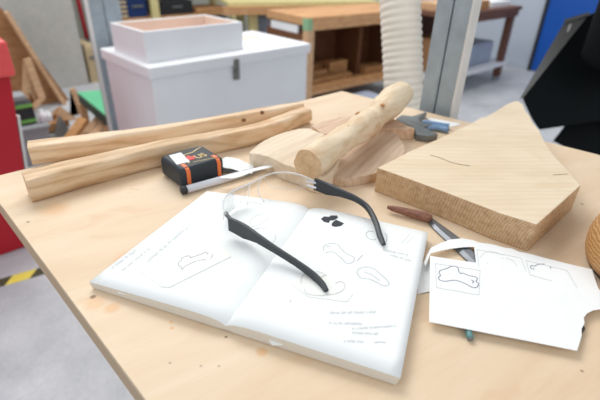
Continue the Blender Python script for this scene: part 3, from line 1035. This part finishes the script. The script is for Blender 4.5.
# ---------------------------------------------------------------- rasp
ra = [P(x, y, T + .0068) for x, y in ((387.5, 207), (392, 208.2), (403, 211), (416, 214.5), (426, 217), (431, 218.8))]
rs = thing('rasp', (ra[3].x, ra[3].y, T), 'rasp with a brown wooden handle and grey blade below the maple block', 'rasp')
obj('handle', tube(bmesh.new(), ra, [.0020, .0034, .0046, .0054, .0057, .0046], 12), W_HANDLE, rs, smooth=True)
pts = [P(x, y, T + .0024) for x, y in ((430, 218), (433, 222), (441, 229), (452, 238), (464, 249), (474, 258.5), (486, 270))]
wd = [.0055, .0110, .0150, .0175, .0180, .0175, .015]
secs = []
for i, p in enumerate(pts):
    d = pts[min(i + 1, len(pts) - 1)] - pts[max(i - 1, 0)]
    s = Vector((d.y, -d.x, 0)).normalized()
    w = wd[i]
    secs.append([Vector((p.x, p.y, 0)) + s * (w / 2 * a_) + Vector((0, 0, T + h)) for a_, h in ((-1, .0006), (1, .0006), (1, .0022), (.45, .0042), (-.45, .0042), (-1, .0022))])
obj('blade', loft(bmesh.new(), secs), STEEL, rs)

# ---------------------------------------------------------------- pliers
px_ = thing('pliers', (.62, .38, T), 'dark pliers with blue grips lying behind the maple block', 'pliers')
zpl = T + .006
hp = slab(bmesh.new(), [P(x, y, zpl + .004) for x, y in ((396, 119), (402, 115.5), (412, 117), (427, 112.5), (419, 119.5), (421, 123.5), (433, 124.5), (424, 128), (430, 131), (438, 135.5), (428, 137), (416, 135), (414, 129.5), (408, 126), (399, 123))], T + .0005, zpl + .006)
obj('jaws', hp, DSTEEL, px_, bevel=.0015)
for pts in (((422, 122.5), (430, 123.5), (440, 125.2), (449, 126.5)), ((424, 128), (432, 127.4), (441, 128.4), (448, 130.4))):
    q_ = smooth_loop([P(x, y, zpl) for x, y in pts], 3, False)
    obj('grip', tube(bmesh.new(), q_, .0052, 10), BLUEH, px_, smooth=True, label='blue grip')
q_ = smooth_loop([P(x, y, zpl) for x, y in ((417, 134.5), (427, 136.2), (436, 135.6))], 3, False)
obj('lever', tube(bmesh.new(), q_, .0045, 8), BLACK, px_, smooth=True, label='short black lever')
tag(obj('paper_offcut', slab(bmesh.new(), [P(x, y, T + .0005) for x, y in ((424, 117.5), (436, 119), (462, 124), (452, 127), (436, 123))], T + .0003, T + .0008), PAPER), 'white paper offcut between pliers and steel post', 'paper')

# ---------------------------------------------------------------- round wood at the right rim
c0 = P(587, 247, T + .028) + Vector((.743, -.669, 0)) * .072 + Vector((-.004, -.012, 0))
prof = [(.050, .0004), (.064, .0006), (.0675, .006), (.0705, .014), (.072, .026), (.071, .038), (.068, .048), (.060, .056), (.030, .060), (.004, .0605)]
secs = [[Vector((c0.x + r * math.cos(2 * math.pi * k / 48), c0.y + r * math.sin(2 * math.pi * k / 48), T + z)) for k in range(48)] for r, z in prof]
wr = thing('turned_block', (c0.x, c0.y, T), 'strong-grained brown rounded wood piece at the right edge of the table', 'wood piece')
obj('block_body', loft(bmesh.new(), secs[2:]), W_ROUND, wr, smooth=True)
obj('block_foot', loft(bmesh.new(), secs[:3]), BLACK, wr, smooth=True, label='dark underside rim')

# wood crumbs near the sticks
bm = bmesh.new()
for k in range(34):
    x, y = random.gauss(128, 10), random.gauss(187, 4)
    q = P(x, y, T + .0006)
    M = Matrix.Translation(q) @ Matrix.Rotation(random.random() * 6, 4, 'Z') @ Matrix.Diagonal((1.5, .8, .5, 1))
    bmesh.ops.create_icosphere(bm, subdivisions=1, radius=.0006 * (.5 + random.random()), matrix=M)
tag(obj('wood_shavings', bm, PALEDUST), 'pale sawdust crumbs scattered in front of the near stick', 'sawdust', kind='stuff')

# ---------------------------------------------------------------- steel posts
def channel(name, M, w, dpt, h, lip_left, label):
    """grooved steel post: local x across the grooved face (0..w), face at y = 0, depth +y"""
    t = thing(name, M @ Vector((0, 0, 0)), label, 'post', 'galvanised posts')
    g = w * .045
    mid = w * .47
    prof = [(0, 0), (mid - .005, .0), (mid - .0015, .002), (mid - .0012, .012), (mid + .0012, .012), (mid + .0015, .002), (mid + .005, .0), (w, 0), (w, dpt), (0, dpt)]
    bot = [M @ Vector((x, y, 0)) for x, y in prof]
    top_ = [M @ Vector((x, y, h)) for x, y in prof]
    obj('channel', prism(bmesh.new(), bot, top_), GALV, t)
    x0, x1 = ((-.018, .0) if lip_left else (w, w + .004))
    obj('side_lip', bx(x0, x1, -.002, (.004 if lip_left else dpt), 0, h, M=M), GALVL, t, label='pale side flange')
    return t


# right post: grooved face looks towards -X, runs from Y=.40 down to .31
M = Matrix.Translation((.797, .496, 0)) @ Matrix.Rotation(-math.pi / 2, 4, 'Z')
channel('steel_post', M, .072, .024, 2.6, False, 'grooved galvanised steel post standing just behind the work table beside the hose')
M = Matrix.Translation((.782, 2.36, 0))
channel('steel_post', M, .15, .07, 2.6, True, 'grooved galvanised steel post standing behind the white chest')

# ---------------------------------------------------------------- ribbed hose
path = smooth_loop([D(399, -330, 1.10), D(399, -120, 1.10), D(399.5, -40, 1.10), D(400, 0, 1.105), D(402, 45, 1.13), D(403.5, 92, 1.16), D(406, 150, 1.22), D(410, 260, 1.36), D(412, 420, 1.6)], 24, False)
path = [p for p in path if p.z > .01]
secs = []
acc = 0
prev = path[0]
fine = []
for a_, b_ in zip(path, path[1:]):
    for k in range(2): fine.append(a_.lerp(b_, k / 2))
lens = [0]
for a_, b_ in zip(fine, fine[1:]): lens.append(lens[-1] + (b_ - a_).length)
tot = lens[-1]
bm = bmesh.new()
pitch = .0165
steps = int(tot / pitch * 9)
j = 0
rows = []
for i in range(steps + 1):
    sdist = tot * i / steps
    while j < len(lens) - 2 and lens[j + 1] < sdist: j += 1
    f_ = (sdist - lens[j]) / max(1e-9, lens[j + 1] - lens[j])
    p = fine[j].lerp(fine[j + 1], f_)
    d_ = (fine[min(j + 2, len(fine) - 1)] - fine[max(j - 1, 0)])
    s_, u_ = frame(d_, Vector((0, 1, 0)))
    rr = .0485 + 0.0032 * abs(math.cos(math.pi * sdist / pitch))
    rows.append([p + s_ * rr * math.cos(2 * math.pi * k / 24) + u_ * rr * math.sin(2 * math.pi * k / 24) for k in range(24)])
loft(bm, rows)
tag(obj('ribbed_hose', bm, HOSE, smooth=True), 'ivory ribbed extraction hose hanging behind the far corner of the table', 'hose')

# ---------------------------------------------------------------- white chest and tray
ang = math.radians(1.2)
ZC = .70
cn = P(148.5, 68, ZC)
MC = Matrix.Translation((cn.x, cn.y, 0)) @ Matrix.Rotation(ang, 4, 'Z')
CW, CD = .93, .50
ch = thing('white_chest', MC @ Vector((CW / 2, CD / 2, 0)), 'large white lidded chest standing behind the work table', 'chest')
obj('body', bx(.012, CW - .012, .012, CD - .012, 0, ZC - .04, M=MC), WHITE, ch, bevel=.004)
obj('lid', bx(0, CW, 0, CD, ZC - .049, ZC, M=MC), WHITE, ch, bevel=.005)
lt = bmesh.new()
q_ = MC.inverted() @ P(246, 63, ZC - .02)
lx = q_.x + .01
box(lt, lx - .014, lx + .014, -.006, .0, ZC - .075, ZC - .02, M=MC)
box(lt, lx - .014, lx + .014, -.006, .012, ZC - .115, ZC - .07, M=MC)
obj('latch', lt, GREYRIM, ch, label='grey strap latch on the front')
tn = MC.inverted() @ P(147.5, 63.5, ZC)
TW, TD, TH = .51, .315, .126
MT = MC @ Matrix.Translation((tn.x, tn.y, ZC + .0003)) @ Matrix.Rotation(math.radians(1), 4, 'Z')
tr = thing('white_tray', MT @ Vector((TW / 2, TD / 2, 0)), 'open white box with pale wooden inside on top of the white chest', 'box')
w_ = .014
for a_ in ((0, TW, 0, w_), (0, TW, TD - w_, TD), (0, w_, w_, TD - w_), (TW - w_, TW, w_, TD - w_)):
    obj('side', bx(*a_, 0, TH, M=MT), WHITE, tr, bevel=.0015)
inn = bmesh.new()
e = .0015
box(inn, w_, TW - w_, w_, w_ + e, .012, TH - .004, M=MT)
box(inn, w_, TW - w_, TD - w_ - e, TD - w_, .012, TH - .004, M=MT)
box(inn, w_, w_ + e, w_, TD - w_, .012, TH - .004, M=MT)
box(inn, TW - w_ - e, TW - w_, w_, TD - w_, .012, TH - .004, M=MT)
obj('lining', inn, PINKW, tr, label='pale pinkish wood lining')
obj('base', bx(w_, TW - w_, w_, TD - w_, 0, .012, M=MT), PINKW, tr)
for i, (x, y, rz, lab) in enumerate(((.72, .30, .2, 'cream paper sheet on the chest lid, farther from the latch'), (.70, .17, -.15, 'white paper sheet on the chest lid right of the white box'))):
    Mx = MC @ Matrix.Translation((x, y, ZC + .0002 + i * .0012)) @ Matrix.Rotation(rz, 4, 'Z')
    tag(obj('paper_sheet', bx(-.11, .11, -.075, .075, 0, .001, M=Mx), [CREAM, PAPER][i]), lab, 'paper', 'papers on the chest')

# ---------------------------------------------------------------- red cabinet
rd = thing('red_cabinet', (-.2, 2.2, 0), 'red painted steel cabinet with a ledge at the left edge of the photo', 'cabinet')
b1 = P(36.5, 243.5, 0)
yf = b1.y
t1 = YP(10, 74, yf)
back = .6
bm = bmesh.new()
front = [(-.75, 0), (b1.x, 0), (t1.x, t1.z), (-.75, t1.z)]
prism(bm, [Vector((x, yf, z)) for x, z in front], [Vector((x, yf + back, z)) for x, z in front])
obj('body', bm, RED, rd, bevel=.006)
c0 = YP(10, 66, yf - .04)
c1 = YP(9, 40, yf - .04)
obj('ledge', bx(-.77, c0.x + .01, yf - .05, yf + back, t1.z, c1.z, M=None), RED_LIT, rd, bevel=.01)
obj('ledge_step', bx(-.77, c0.x - .06, yf - .03, yf + back - .02, c1.z, c1.z + .035), RED_LIT, rd, bevel=.006)
obj('side_strip', beam(bmesh.new(), (b1.x + .007, yf + .012, 0), (t1.x + .007 + (b1.x - t1.x) * .22, yf + .012, t1.z * .78), .009, .02, Vector((0, 1, 0))), GALVL, rd, label='grey metal strip along the right side')

# ---------------------------------------------------------------- left clutter
def slab_y(bm, pts, y, th_):
    q = [YP(px, py, y) for px, py in pts]
    q = [Vector((v.x, v.y, max(0.001, v.z))) for v in q]
    return prism(bm, q, [v + Vector((0, th_, 0)) for v in q])


tag(obj('plywood_sheet', slab_y(bmesh.new(), [(-20, -12), (8, 15), (30, 47), (58, 96), (76, 128), (64, 190), (-20, 190)], 3.9, .03), W_SHEET),
    'brown plywood sheet with a slanted edge leaning on the concrete wall', 'sheet')
a_, b_ = YP(6, 12, 3.84), YP(64, 104, 3.84)
tag(obj('plank', beam(bmesh.new(), a_, b_, .03, .07, Vector((0, 1, 0))), W_PALE), 'long narrow plank sloping along the edge of the brown plywood', 'plank', 'planks at the left wall')
tag(obj('plank', slab_y(bmesh.new(), [(24, 60), (31, 58), (46, 98), (52, 190), (44, 190), (39, 99)], 3.7, .03), W_PALE), 'short upright pale plank in front of the brown plywood', 'plank', 'planks at the left wall')
tag(obj('plank', slab_y(bmesh.new(), [(61, 107), (72, 116), (80, 128), (80, 190), (52, 190), (58, 130)], 3.4, .03), W_PALE), 'pale pointed board end standing left of the thin stick', 'plank', 'planks at the left wall')
tag(obj('plank', slab_y(bmesh.new(), [(70, 90), (75, 88), (91, 136), (95, 190), (88, 190), (85, 136)], 3.5, .025), W_PALE), 'thin pale stick standing left of the green bench', 'plank', 'planks at the left wall')
tag(obj('plank', slab_y(bmesh.new(), [(5, 60), (14, 64), (22, 110), (30, 190), (18, 190)], 3.3, .03), W_SHEET), 'dark brown board right behind the red cabinet', 'plank', 'planks at the left wall')
tag(obj('stone_wedge', slab_y(bmesh.new(), [(58, 138), (62, 118), (67, 126), (71, 140), (76, 190), (54, 190)], 3.1, .08), GREYRIM), 'dark grey wedge standing before the pointed board', 'wedge')
gb = thing('green_bench', YP(100, 150, 3.3) * 1, 'low bench with a green top and dark edge left of the white chest', 'bench')
gb.location.z = 0
zg = .25
gp = [P(77, 92, zg), P(108, 117, zg), P(112, 106, zg), P(103, 90, zg)]
obj('top', slab(bmesh.new(), gp, zg - .012, zg), GREEN, gb)
obj('edge', slab(bmesh.new(), [p * 1 for p in gp], zg - .075, zg - .012), DGREEN, gb, label='dark green edge')
cen = sum(gp, Vector()) / 4
for p in gp:
    q = p.lerp(cen, .12)
    obj('leg', bx(q.x - .02, q.x + .02, q.y - .02, q.y + .02, 0, zg - .075), W_BENCH, gb)
for k, (x, y, y2, dx, lab) in enumerate(((86, 128, 2.62, .16, 'nearest of three offcut boards under the green bench'), (93, 121, 2.78, .13, 'middle of three offcut boards under the green bench'), (92, 113, 2.94, .10, 'farthest of three offcut boards under the green bench'))):
    c_ = YP(x, y, y2)
    a_, b_ = Vector((c_.x - dx, y2 - .03, .022)), Vector((c_.x + dx * .6, y2 + .03, max(.05, min(c_.z, .13))))
    tag(obj('offcut_board', beam(bmesh.new(), a_, b_, .06, .03), W_PALE), lab, 'board', 'offcuts under the green bench')
tag(obj('plank', beam(bmesh.new(), (.50, 3.22, .03), (.78, 3.24, .05), .06, .05), W_SHEET), 'brown timber lying on the floor behind the grey crate', 'plank', 'planks at the left wall')
tag(obj('plank', beam(bmesh.new(), (.62, 2.84, .022), (.80, 2.90, .16), .08, .03), W_SCRAP), 'tilted tan board right of the grey crate', 'plank', 'planks at the left wall')
# grey crate carrying a black bag and white bottles
cz0 = YP(28, 128, 2.75)
gc = bmesh.new()
x0_, x1_ = YP(14, 135, 2.75).x, YP(50, 135, 2.75).x
zc = cz0.z
ct = thing('grey_crate', ((x0_ + x1_) / 2, 2.9, 0), 'light grey plastic crate beside the red cabinet', 'crate')
obj('crate_body', bx(x0_, x1_, 2.75, 3.03, 0.0, zc - .02), GREYP, ct, bevel=.006)
obj('crate_rim', bx(x0_ - .012, x1_ + .012, 2.74, 3.04, zc - .02, zc), GREYP, ct, bevel=.004)
bgx0, bgx1 = YP(16, 115, 2.8).x, YP(36, 115, 2.8).x
zt_ = YP(26, 102, 2.8).z
bg = thing('tool_bag', ((bgx0 + bgx1) / 2, 2.87, zc), 'black tool bag with lime green trim on the grey crate', 'bag')
obj('bag_body', bx(bgx0, bgx1, 2.8, 2.94, zc + .001, zt_), BLACK, bg, bevel=.015, segs=3)
for z_ in (zc + .014, zt_ - .03):
    obj('trim', bx(bgx0 + .008, bgx1 - .004, 2.794, 2.80, z_, z_ + .016), LIME, bg, label='lime green trim band')
obj('bag_top', bx(bgx0 + .01, bgx1 - .02, 2.815, 2.925, zt_, zt_ + .035), GREYP, bg, bevel=.008, label='grey bag top')
for px0, py0, r_, lab in ((40.5, 110, .018, 'left of two white bottles standing beside the black bag'), (48, 117, .017, 'right of two white bottles standing beside the black bag')):
    c_ = YP(px0, py0, 2.8)
    h_ = max(.06, c_.z - zc)
    bt = thing('white_bottle', (c_.x, 2.8, zc), lab, 'bottle', 'white bottles on the crate')
    obj('bottle_body', tube(bmesh.new(), [(c_.x, 2.8, zc + .001), (c_.x, 2.8, zc + h_ * .7), (c_.x, 2.8, zc + h_ * .85)], [r_ * 1.3, r_ * 1.3, r_ * .7], 14), WHITE, bt, smooth=True)
    obj('cap', tube(bmesh.new(), [(c_.x, 2.8, zc + h_ * .85), (c_.x, 2.8, zc + h_)], r_ * .75, 12), WHITE, bt, smooth=True)

# ---------------------------------------------------------------- behind the post and chest
def ybox(px0, py0, px1, py1, y, dpt, floor=False):
    """upright box whose front face covers the given span on the plane Y = y"""
    c_ = [YP(px0, py0, y), YP(px1, py1, y)]
    z0, z1 = min(c_[0].z, c_[1].z), max(c_[0].z, c_[1].z)
    return (c_[0].x, c_[1].x, y, y + dpt, 0.0 if floor else z0, z1)


bc = ybox(84, 45, 104, 95, 4.32, .3, True)
bc = (max(bc[0], pr.x + .005),) + bc[1:]
cb = thing('beige_cabinet', ((bc[0] + bc[1]) / 2, 4.45, 0), 'low beige cabinet behind the concrete wall end', 'cabinet')
obj('cabinet_body', bx(*bc), BEIGE, cb, bevel=.006)
mid = (bc[0] + bc[1]) / 2
for a_, b2 in ((bc[0] + .02, mid - .005), (mid + .005, bc[1] - .02)):
    dd = obj('cabinet_door', bx(a_, b2, 4.302, 4.32, .05, bc[5] - .03), BEIGE, cb, bevel=.003)
    obj('knob', bx((a_ + b2) / 2 - .01, (a_ + b2) / 2 + .01, 4.285, 4.302, bc[5] - .12, bc[5] - .10), STEEL, dd)
a_, b_ = YP(75, -12, 4.70), YP(87, 38, 4.70)
bs_ = thing('leaning_broom', (b_.x, b_.y, 0), 'red and black broom handle showing beside the concrete wall', 'broom')
obj('handle', tube(bmesh.new(), [(b_.x, b_.y, b_.z), (a_.x, a_.y, a_.z), (a_ + (a_ - b_) * .3)], .02, 8), RED, bs_, smooth=True)
obj('pole', tube(bmesh.new(), [(b_.x, b_.y, .16), (b_.x, b_.y, b_.z)], .014, 8), BLACK, bs_, smooth=True)
obj('broom_head', bx(b_.x - .15, b_.x + .15, b_.y - .03, b_.y + .03, .001, .16), BLACK, bs_, bevel=.01)

# shelving rack behind the chest
YS = 4.75
xa, xm, xb = YP(104, 20, YS).x, YP(155.5, 10, YS).x, YP(232, 10, YS).x
sh = thing('storage_rack', (xm, YS + .2, 0), 'pale wooden storage rack far behind the white chest', 'shelf')
for x in (xa, xm - .04, xb):
    obj('post', bx(x, x + .085, YS, YS + .05, 0, 1.7), W_BENCHTOP, sh)
    obj('post', bx(x, x + .085, YS + .45, YS + .5, 0, 1.7), W_BENCHTOP, sh)
zs1, zs2, zs3 = .12, YP(185, 15, YS).z, YP(185, 1, YS).z
for z in (zs1, zs2, zs3 + .10, 1.3):
    obj('shelf_board', bx(xa, xb + .085, YS + .051, YS + .449, z - .03, z), W_BENCH, sh)
L0, L1, R0, R1 = xa + .10, xm - .055, xm + .06, xb - .015


def bay(a, c, x, y, z, h, m, nm, lab, cat, slats=0):
    X0, X1 = a + (c - a) * x, a + (c - a) * y
    t_ = thing(nm, ((X0 + X1) / 2, YS + .2, z), lab, cat)
    obj('case_body', bx(X0, X1, YS + .075, YS + .42, z + .001, z + h), m, t_, bevel=.006)
    if slats:
        for k in range(slats):
            zz_ = z + h * (.06 + .92 * k / slats)
            obj('slat', bx(X0, X1, YS + .06, YS + .075, zz_, zz_ + h * .45 / slats), BEIGE, t_, label='pale slat')
    else:
        obj('handle', bx((X0 + X1) / 2 - .06, (X0 + X1) / 2 + .06, YS + .06, YS + .075, z + h * .5, z + h * .5 + .02), GREYRIM, t_)


hl, hm = zs2 - .04 - zs1, zs3 + .06 - zs2
bay(L0, L1, .06, .44, zs1, hl, NAVY, 'slatted_crate', 'dark blue crate with pale slats on the far rack, lower shelf', 'crate', 6)
bay(L0, L1, .47, 1.0, zs1, hl * .98, NAVY, 'blue_case', 'dark blue case on the far rack beside the slatted crate', 'case')
bay(L0, L1, .06, .44, zs2, hm * .95, NAVY, 'slatted_crate', 'dark blue slatted crate on the upper far rack shelf', 'crate', 4)
bay(L0, L1, .47, 1.0, zs2, hm * .98, NAVY, 'blue_case', 'dark blue case on the upper far rack shelf', 'case')
bay(R0, R1, .02, .30, zs1, hl * .9, BLACK, 'black_case', 'black case right of the pale middle post of the far rack', 'case')
bay(R0, R1, .33, .62, zs1, hl * .8, CARD, 'cardboard_box', 'brown cardboard box between black cases on the far rack', 'box')
bay(R0, R1, .65, .98, zs1, hl * .95, BLACK, 'black_case', 'black case at the right end of the far rack, lower shelf', 'case')
bay(R0, R1, .04, .48, zs2, hm * .7, BLACK, 'black_toolbox', 'black toolbox on the upper right shelf of the far rack', 'toolbox')
tag(obj('wood_plank', bx(R0 + (R1 - R0) * .52, R1 - .01, YS + .06, YS + .4, zs2 + .001, zs2 + .05), W_SCRAP, bevel=.004), 'brown plank on the upper right shelf of the far rack', 'plank')

# ---------------------------------------------------------------- far bench with the pale green top
p0, p1 = P(228, 2.8, .70), P(380, 1.6, .70)
u_ = (p1 - p0).normalized()
MB1 = Matrix.Translation((p0.x, p0.y, 0)) @ Matrix.Rotation(math.atan2(u_.y, u_.x), 4, 'Z')
LF = 1.55
fbn = thing('far_bench', MB1 @ Vector((LF / 2, .3, 0)), 'long far workbench with a pale yellow-green top', 'bench')
obj('bench_top', bx(0, LF, 0, .70, .668, .70, M=MB1), W_BENCHTOP, fbn)
obj('front_rail', bx(-.05, LF, -.03, .03, .60, .667, M=MB1), W_BENCH, fbn)
for x in (.20, LF - .12):
    for y in (.04, .60):
        obj('leg', bx(x, x + .08, y, y + .07, 0, .667, M=MB1), W_BENCHTOP, fbn)
for x, w2, h2, m, nm, lab, cat in ((-.03, .17, .5, BLACK, 'black_tub', 'black tub under the left end of the far bench', 'tub'), (.32, .2, .56, BGREY, 'grey_blue_box', 'blue-grey box under the far bench', 'box'), (.60, .5, .4, BLACK, 'black_tub', 'wide black tub under the far bench beside the blue-grey box', 'tub')):
    tag(obj(nm, bx(x, x + w2, .16, .52, .001, h2, M=MB1), m, bevel=.01), lab, cat)

# ---------------------------------------------------------------- nearer open bench with offcuts
ZB = .72
p0, p1 = P(308, 18, ZB), P(380, 12, ZB)
u_ = (p1 - p0).normalized()
MB = Matrix.Translation((p0.x, p0.y, 0)) @ Matrix.Rotation(math.atan2(u_.y, u_.x), 4, 'Z')
BL, BD = 1.20, .50
ob_ = thing('open_bench', MB @ Vector((BL / 2, BD / 2, 0)), 'brown open-fronted bench with wood offcuts on its lower shelf', 'bench')
obj('bench_top', bx(0, BL, 0, BD, ZB - .03, ZB, M=MB), W_BENCH, ob_)
obj('front_rail', bx(.06, BL, -.006, .025, ZB - .088, ZB - .004, M=MB), W_BENCH, ob_)
obj('corner_post', bx(-.002, .058, -.008, .05, 0, ZB - .03, M=MB), W_PALE, ob_)
obj('green_tape', bx(-.004, .035, -.011, .052, ZB - .085, ZB - .006, M=MB), GTAPE, ob_, label='strip of pale green tape on the corner')
obj('corner_post', bx(BL - .08, BL, -.006, .05, 0, ZB - .075, M=MB), W_BENCH, ob_)
obj('side_panel', bx(.0, .025, .05, BD, 0, ZB - .12, M=MB), W_DARK, ob_, label='dark brown end panel')
obj('side_panel', bx(BL - .025, BL, .05, BD - .02, .19, ZB - .03, M=MB), W_DARK, ob_, label='dark brown end panel')
obj('side_rail', bx(.0, .025, .05, BD, ZB - .055, ZB - .03, M=MB), W_BENCH, ob_)
obj('back_panel', bx(.025, BL, BD - .02, BD, 0, ZB - .03, M=MB), W_DARK, ob_, label='dark brown back panel')
obj('divider', bx(.74, .78, .20, BD - .02, .19, ZB - .03, M=MB), W_DARK, ob_)
obj('lower_shelf', bx(.025, BL, .0, BD - .02, .16, .19, M=MB), W_BENCH, ob_)
specs = [(.07, .012, .95, .06, .03, 0, 'long offcut along the front edge of the open bench shelf'),
         (.08, .09, .52, .07, .055, .05, 'thick offcut behind the long one at the left of the open bench shelf'),
         (.09, .20, .30, .08, .09, -.03, 'stubby offcut in the middle left of the open bench shelf'),
         (.08, .34, .60, .10, .10, .0, 'big offcut against the dark back panel of the open bench'),
         (.44, .22, .22, .07, .13, .06, 'tall block standing among the offcuts of the open bench'),
         (.80, .14, .26, .12, .06, -.02, 'flat wide offcut at the right of the open bench shelf')]
for (x, y, l_, w2, h2, rz, lab) in specs:
    M = MB @ Matrix.Translation((x, y, .1905)) @ Matrix.Rotation(rz, 4, 'Z')
    tag(obj('offcut', bx(0, l_, 0, w2, 0, h2, M=M), W_SCRAP, bevel=.003), lab, 'offcut', 'offcuts in the open bench')
tag(obj('white_board', bx(.003, .022, .12, .45, ZB - .119, ZB - .065, M=MB), WHITE), 'thin white board on edge in the end of the open bench', 'board')
tag(obj('grey_bin', bx(.36, .62, -.26, -.06, .001, .13, M=MB), BGREY, bevel=.01), 'low blue-grey bin on the floor before the open bench', 'bin')

# ---------------------------------------------------------------- right bench
xr, yr, zh = 4.74, 2.02, .71
rb_ = thing('side_bench', (4.1, 2.3, 0), 'reddish brown bench with a white lower shelf at the right wall', 'bench')
obj('bench_top', bx(3.48, xr, yr - .02, yr + .55, zh - .035, zh), W_RED, rb_)
obj('front_rail', bx(3.48, xr - .03, yr - .012, yr + .012, zh - .09, zh - .035), W_RED, rb_)
for x in (3.48, xr - .10):
    for y in (yr + .013, yr + .45):
        obj('leg', bx(x, x + .07, y, y + .06, .035, zh - .035), W_RED, rb_)
        obj('foot', bx(x + .005, x + .065, y + .005, y + .055, 0, .035), GREYP, rb_)
obj('lower_shelf', bx(3.48, xr - .02, yr - .02, yr + .52, .155, .185), WHITE_SHELF, rb_, label='white lower shelf')
obj('back_panel', bx(3.48, xr - .10, yr + .50, yr + .52, .185, zh - .035), W_DARK, rb_, label='dark back panel')
tag(obj('storage_box', bx(4.02, 4.56, yr + .09, yr + .40, .186, .39), BGREY, bevel=.015), 'blue-grey box on the white shelf of the right bench', 'box', 'boxes in the right bench')
tag(obj('storage_box', bx(3.62, 3.98, yr + .09, yr + .42, .186, .47), CARD, bevel=.008), 'brown box on the white shelf of the right bench beside the blue-grey one', 'box', 'boxes in the right bench')
for x, w2, h2, m, lab in ((3.52, .34, .06, W_PALE, 'pale wood piece at the left of the right bench top'), (3.9, .3, .07, W_SCRAP, 'brown wood piece in the middle of the right bench top'), (4.25, .36, .05, PAPER, 'white slab at the right end of the right bench top')):
    tag(obj('bench_board', bx(x, x + w2, yr + .05, yr + .4, zh + .0005, zh + h2), m, bevel=.004), lab, 'board', 'things on the right bench')

# ---------------------------------------------------------------- black machine at the right
bmh = thing('black_machine', (1.45, .16, 0), 'big black machine hood with a grey edge beside the table at right', 'machine')
dd_ = 1.30
fr = [(586, 17), (600, 9), (640, -6), (640, 119), (600, 121), (539, 130), (531, 118), (522, 98)]
q1 = [D(x, y, dd_) for x, y in fr]
bdir = ray(628, 62).normalized()
q2 = [p + bdir * .22 for p in q1]
obj('hood', prism(bmesh.new(), q1, q2), HOOD, bmh, bevel=.004)
rim = [(565, 21), (586, 18), (524, 96.5), (519.5, 99)]
r1 = [D(x, y, dd_ - .004) for x, y in rim]
obj('edge_trim', prism(bmesh.new(), r1, [p + bdir * .05 for p in r1]), GREYRIM, bmh, label='grey slanted edge trim')
cap = [(564, 19.5), (589, 12), (590, 15), (565, 23)]
r1 = [D(x, y, dd_ - .008) for x, y in cap]
obj('edge_cap', prism(bmesh.new(), r1, [p + bdir * .05 for p in r1]), GREYRIM, bmh, label='grey cap strip')
tg = [(569, 24.5), (572, 23.5), (569, 31.5), (566.5, 32)]
r1 = [D(x, y, dd_ - .006) for x, y in tg]
obj('silver_tag', prism(bmesh.new(), r1, [p + bdir * .004 for p in r1]), GALVL, bmh, label='small silver tag')
lowq = [D(x, y, dd_ + .10) for x, y in ((553, 141), (566, 124), (640, 112), (640, 175), (600, 165))]
obj('underbody', prism(bmesh.new(), lowq, [p + bdir * .16 for p in lowq]), HOOD, bmh)
cxy = D(640, 150, dd_ + .2)
obj('stand', bx(cxy.x - .06, cxy.x + .10, cxy.y - .10, cxy.y + .06, 0, cxy.z), BLACK, bmh, bevel=.01)
p_ = D(640, 20, 1.14)
cyl = tube(bmesh.new(), [p_ + Vector((0, 0, -.12)), p_ + Vector((0, 0, -.10)), p_ + Vector((0, 0, .16)), p_ + Vector((0, 0, .18))], [.09, .105, .105, .09], 28)
obj('drum', cyl, HOOD, bmh, smooth=True, label='black rounded drum beside the hood')
brk = beam(bmesh.new(), p_ + Vector((0, 0, -.05)), D(640, 60, dd_ + .08), .05, .05)
obj('bracket', brk, BLACK, bmh)

# ---------------------------------------------------------------- camera, light
cam = bpy.data.cameras.new('camera')
cam.sensor_fit = 'HORIZONTAL'
cam.sensor_width = 36.0
cam.lens = F * 36 / 600
co = bpy.data.objects.new('camera', cam)
R3 = Matrix((RX, RY, RZ))
co.matrix_world = Matrix.Translation(CAM) @ R3.to_4x4()
link(co)
cam.clip_start = .01
cam.dof.use_dof = True
cam.dof.focus_distance = .47
cam.dof.aperture_fstop = 5.6
SC.camera = co

wd_ = bpy.data.worlds.new('world')
SC.world = wd_
wd_.use_nodes = True
bgN = wd_.node_tree.nodes['Background']
bgN.inputs[0].default_value = (.93, .965, 1, 1)
bgN.inputs[1].default_value = .52


def area(name, loc, target, sx, sy, power, col):
    l_ = bpy.data.lights.new(name, 'AREA')
    l_.shape = 'RECTANGLE'
    l_.size, l_.size_y = sx, sy
    l_.energy = power
    l_.color = col
    o_ = bpy.data.objects.new(name, l_)
    o_.location = loc
    o_.rotation_euler = (Vector(target) - Vector(loc)).to_track_quat('-Z', 'Y').to_euler()
    link(o_)


area('skylight', (1.1, 2.3, 3.1), (.45, .5, .8), 2.2, 1.4, 66, (1, .985, .96))
area('ceiling_lamp_row', (3.6, 2.4, 3.2), (3.4, 2.3, 0), 2.2, 1.8, 60, (1, .985, .96))
area('ceiling_lamp_left', (.9, 3.6, 3.2), (.8, 3.5, 0), 1.6, 1.4, 34, (1, .985, .96))
area('window_light', (-2.2, 1.0, 2.6), (.7, 1.7, .5), 1.6, 1.6, 26, (.95, .98, 1))
area('front_fill', (.2, -2.2, 2.3), (.9, 1.2, .5), 1.8, 1.4, 24, (.96, .98, 1))  # unseen fill added behind the camera to brighten the chest front
SC.view_settings.view_transform = 'Standard'
SC.view_settings.look = 'None'
SC.view_settings.exposure = -0.09
SC.view_settings.gamma = 1
SC.view_settings.use_curve_mapping = False
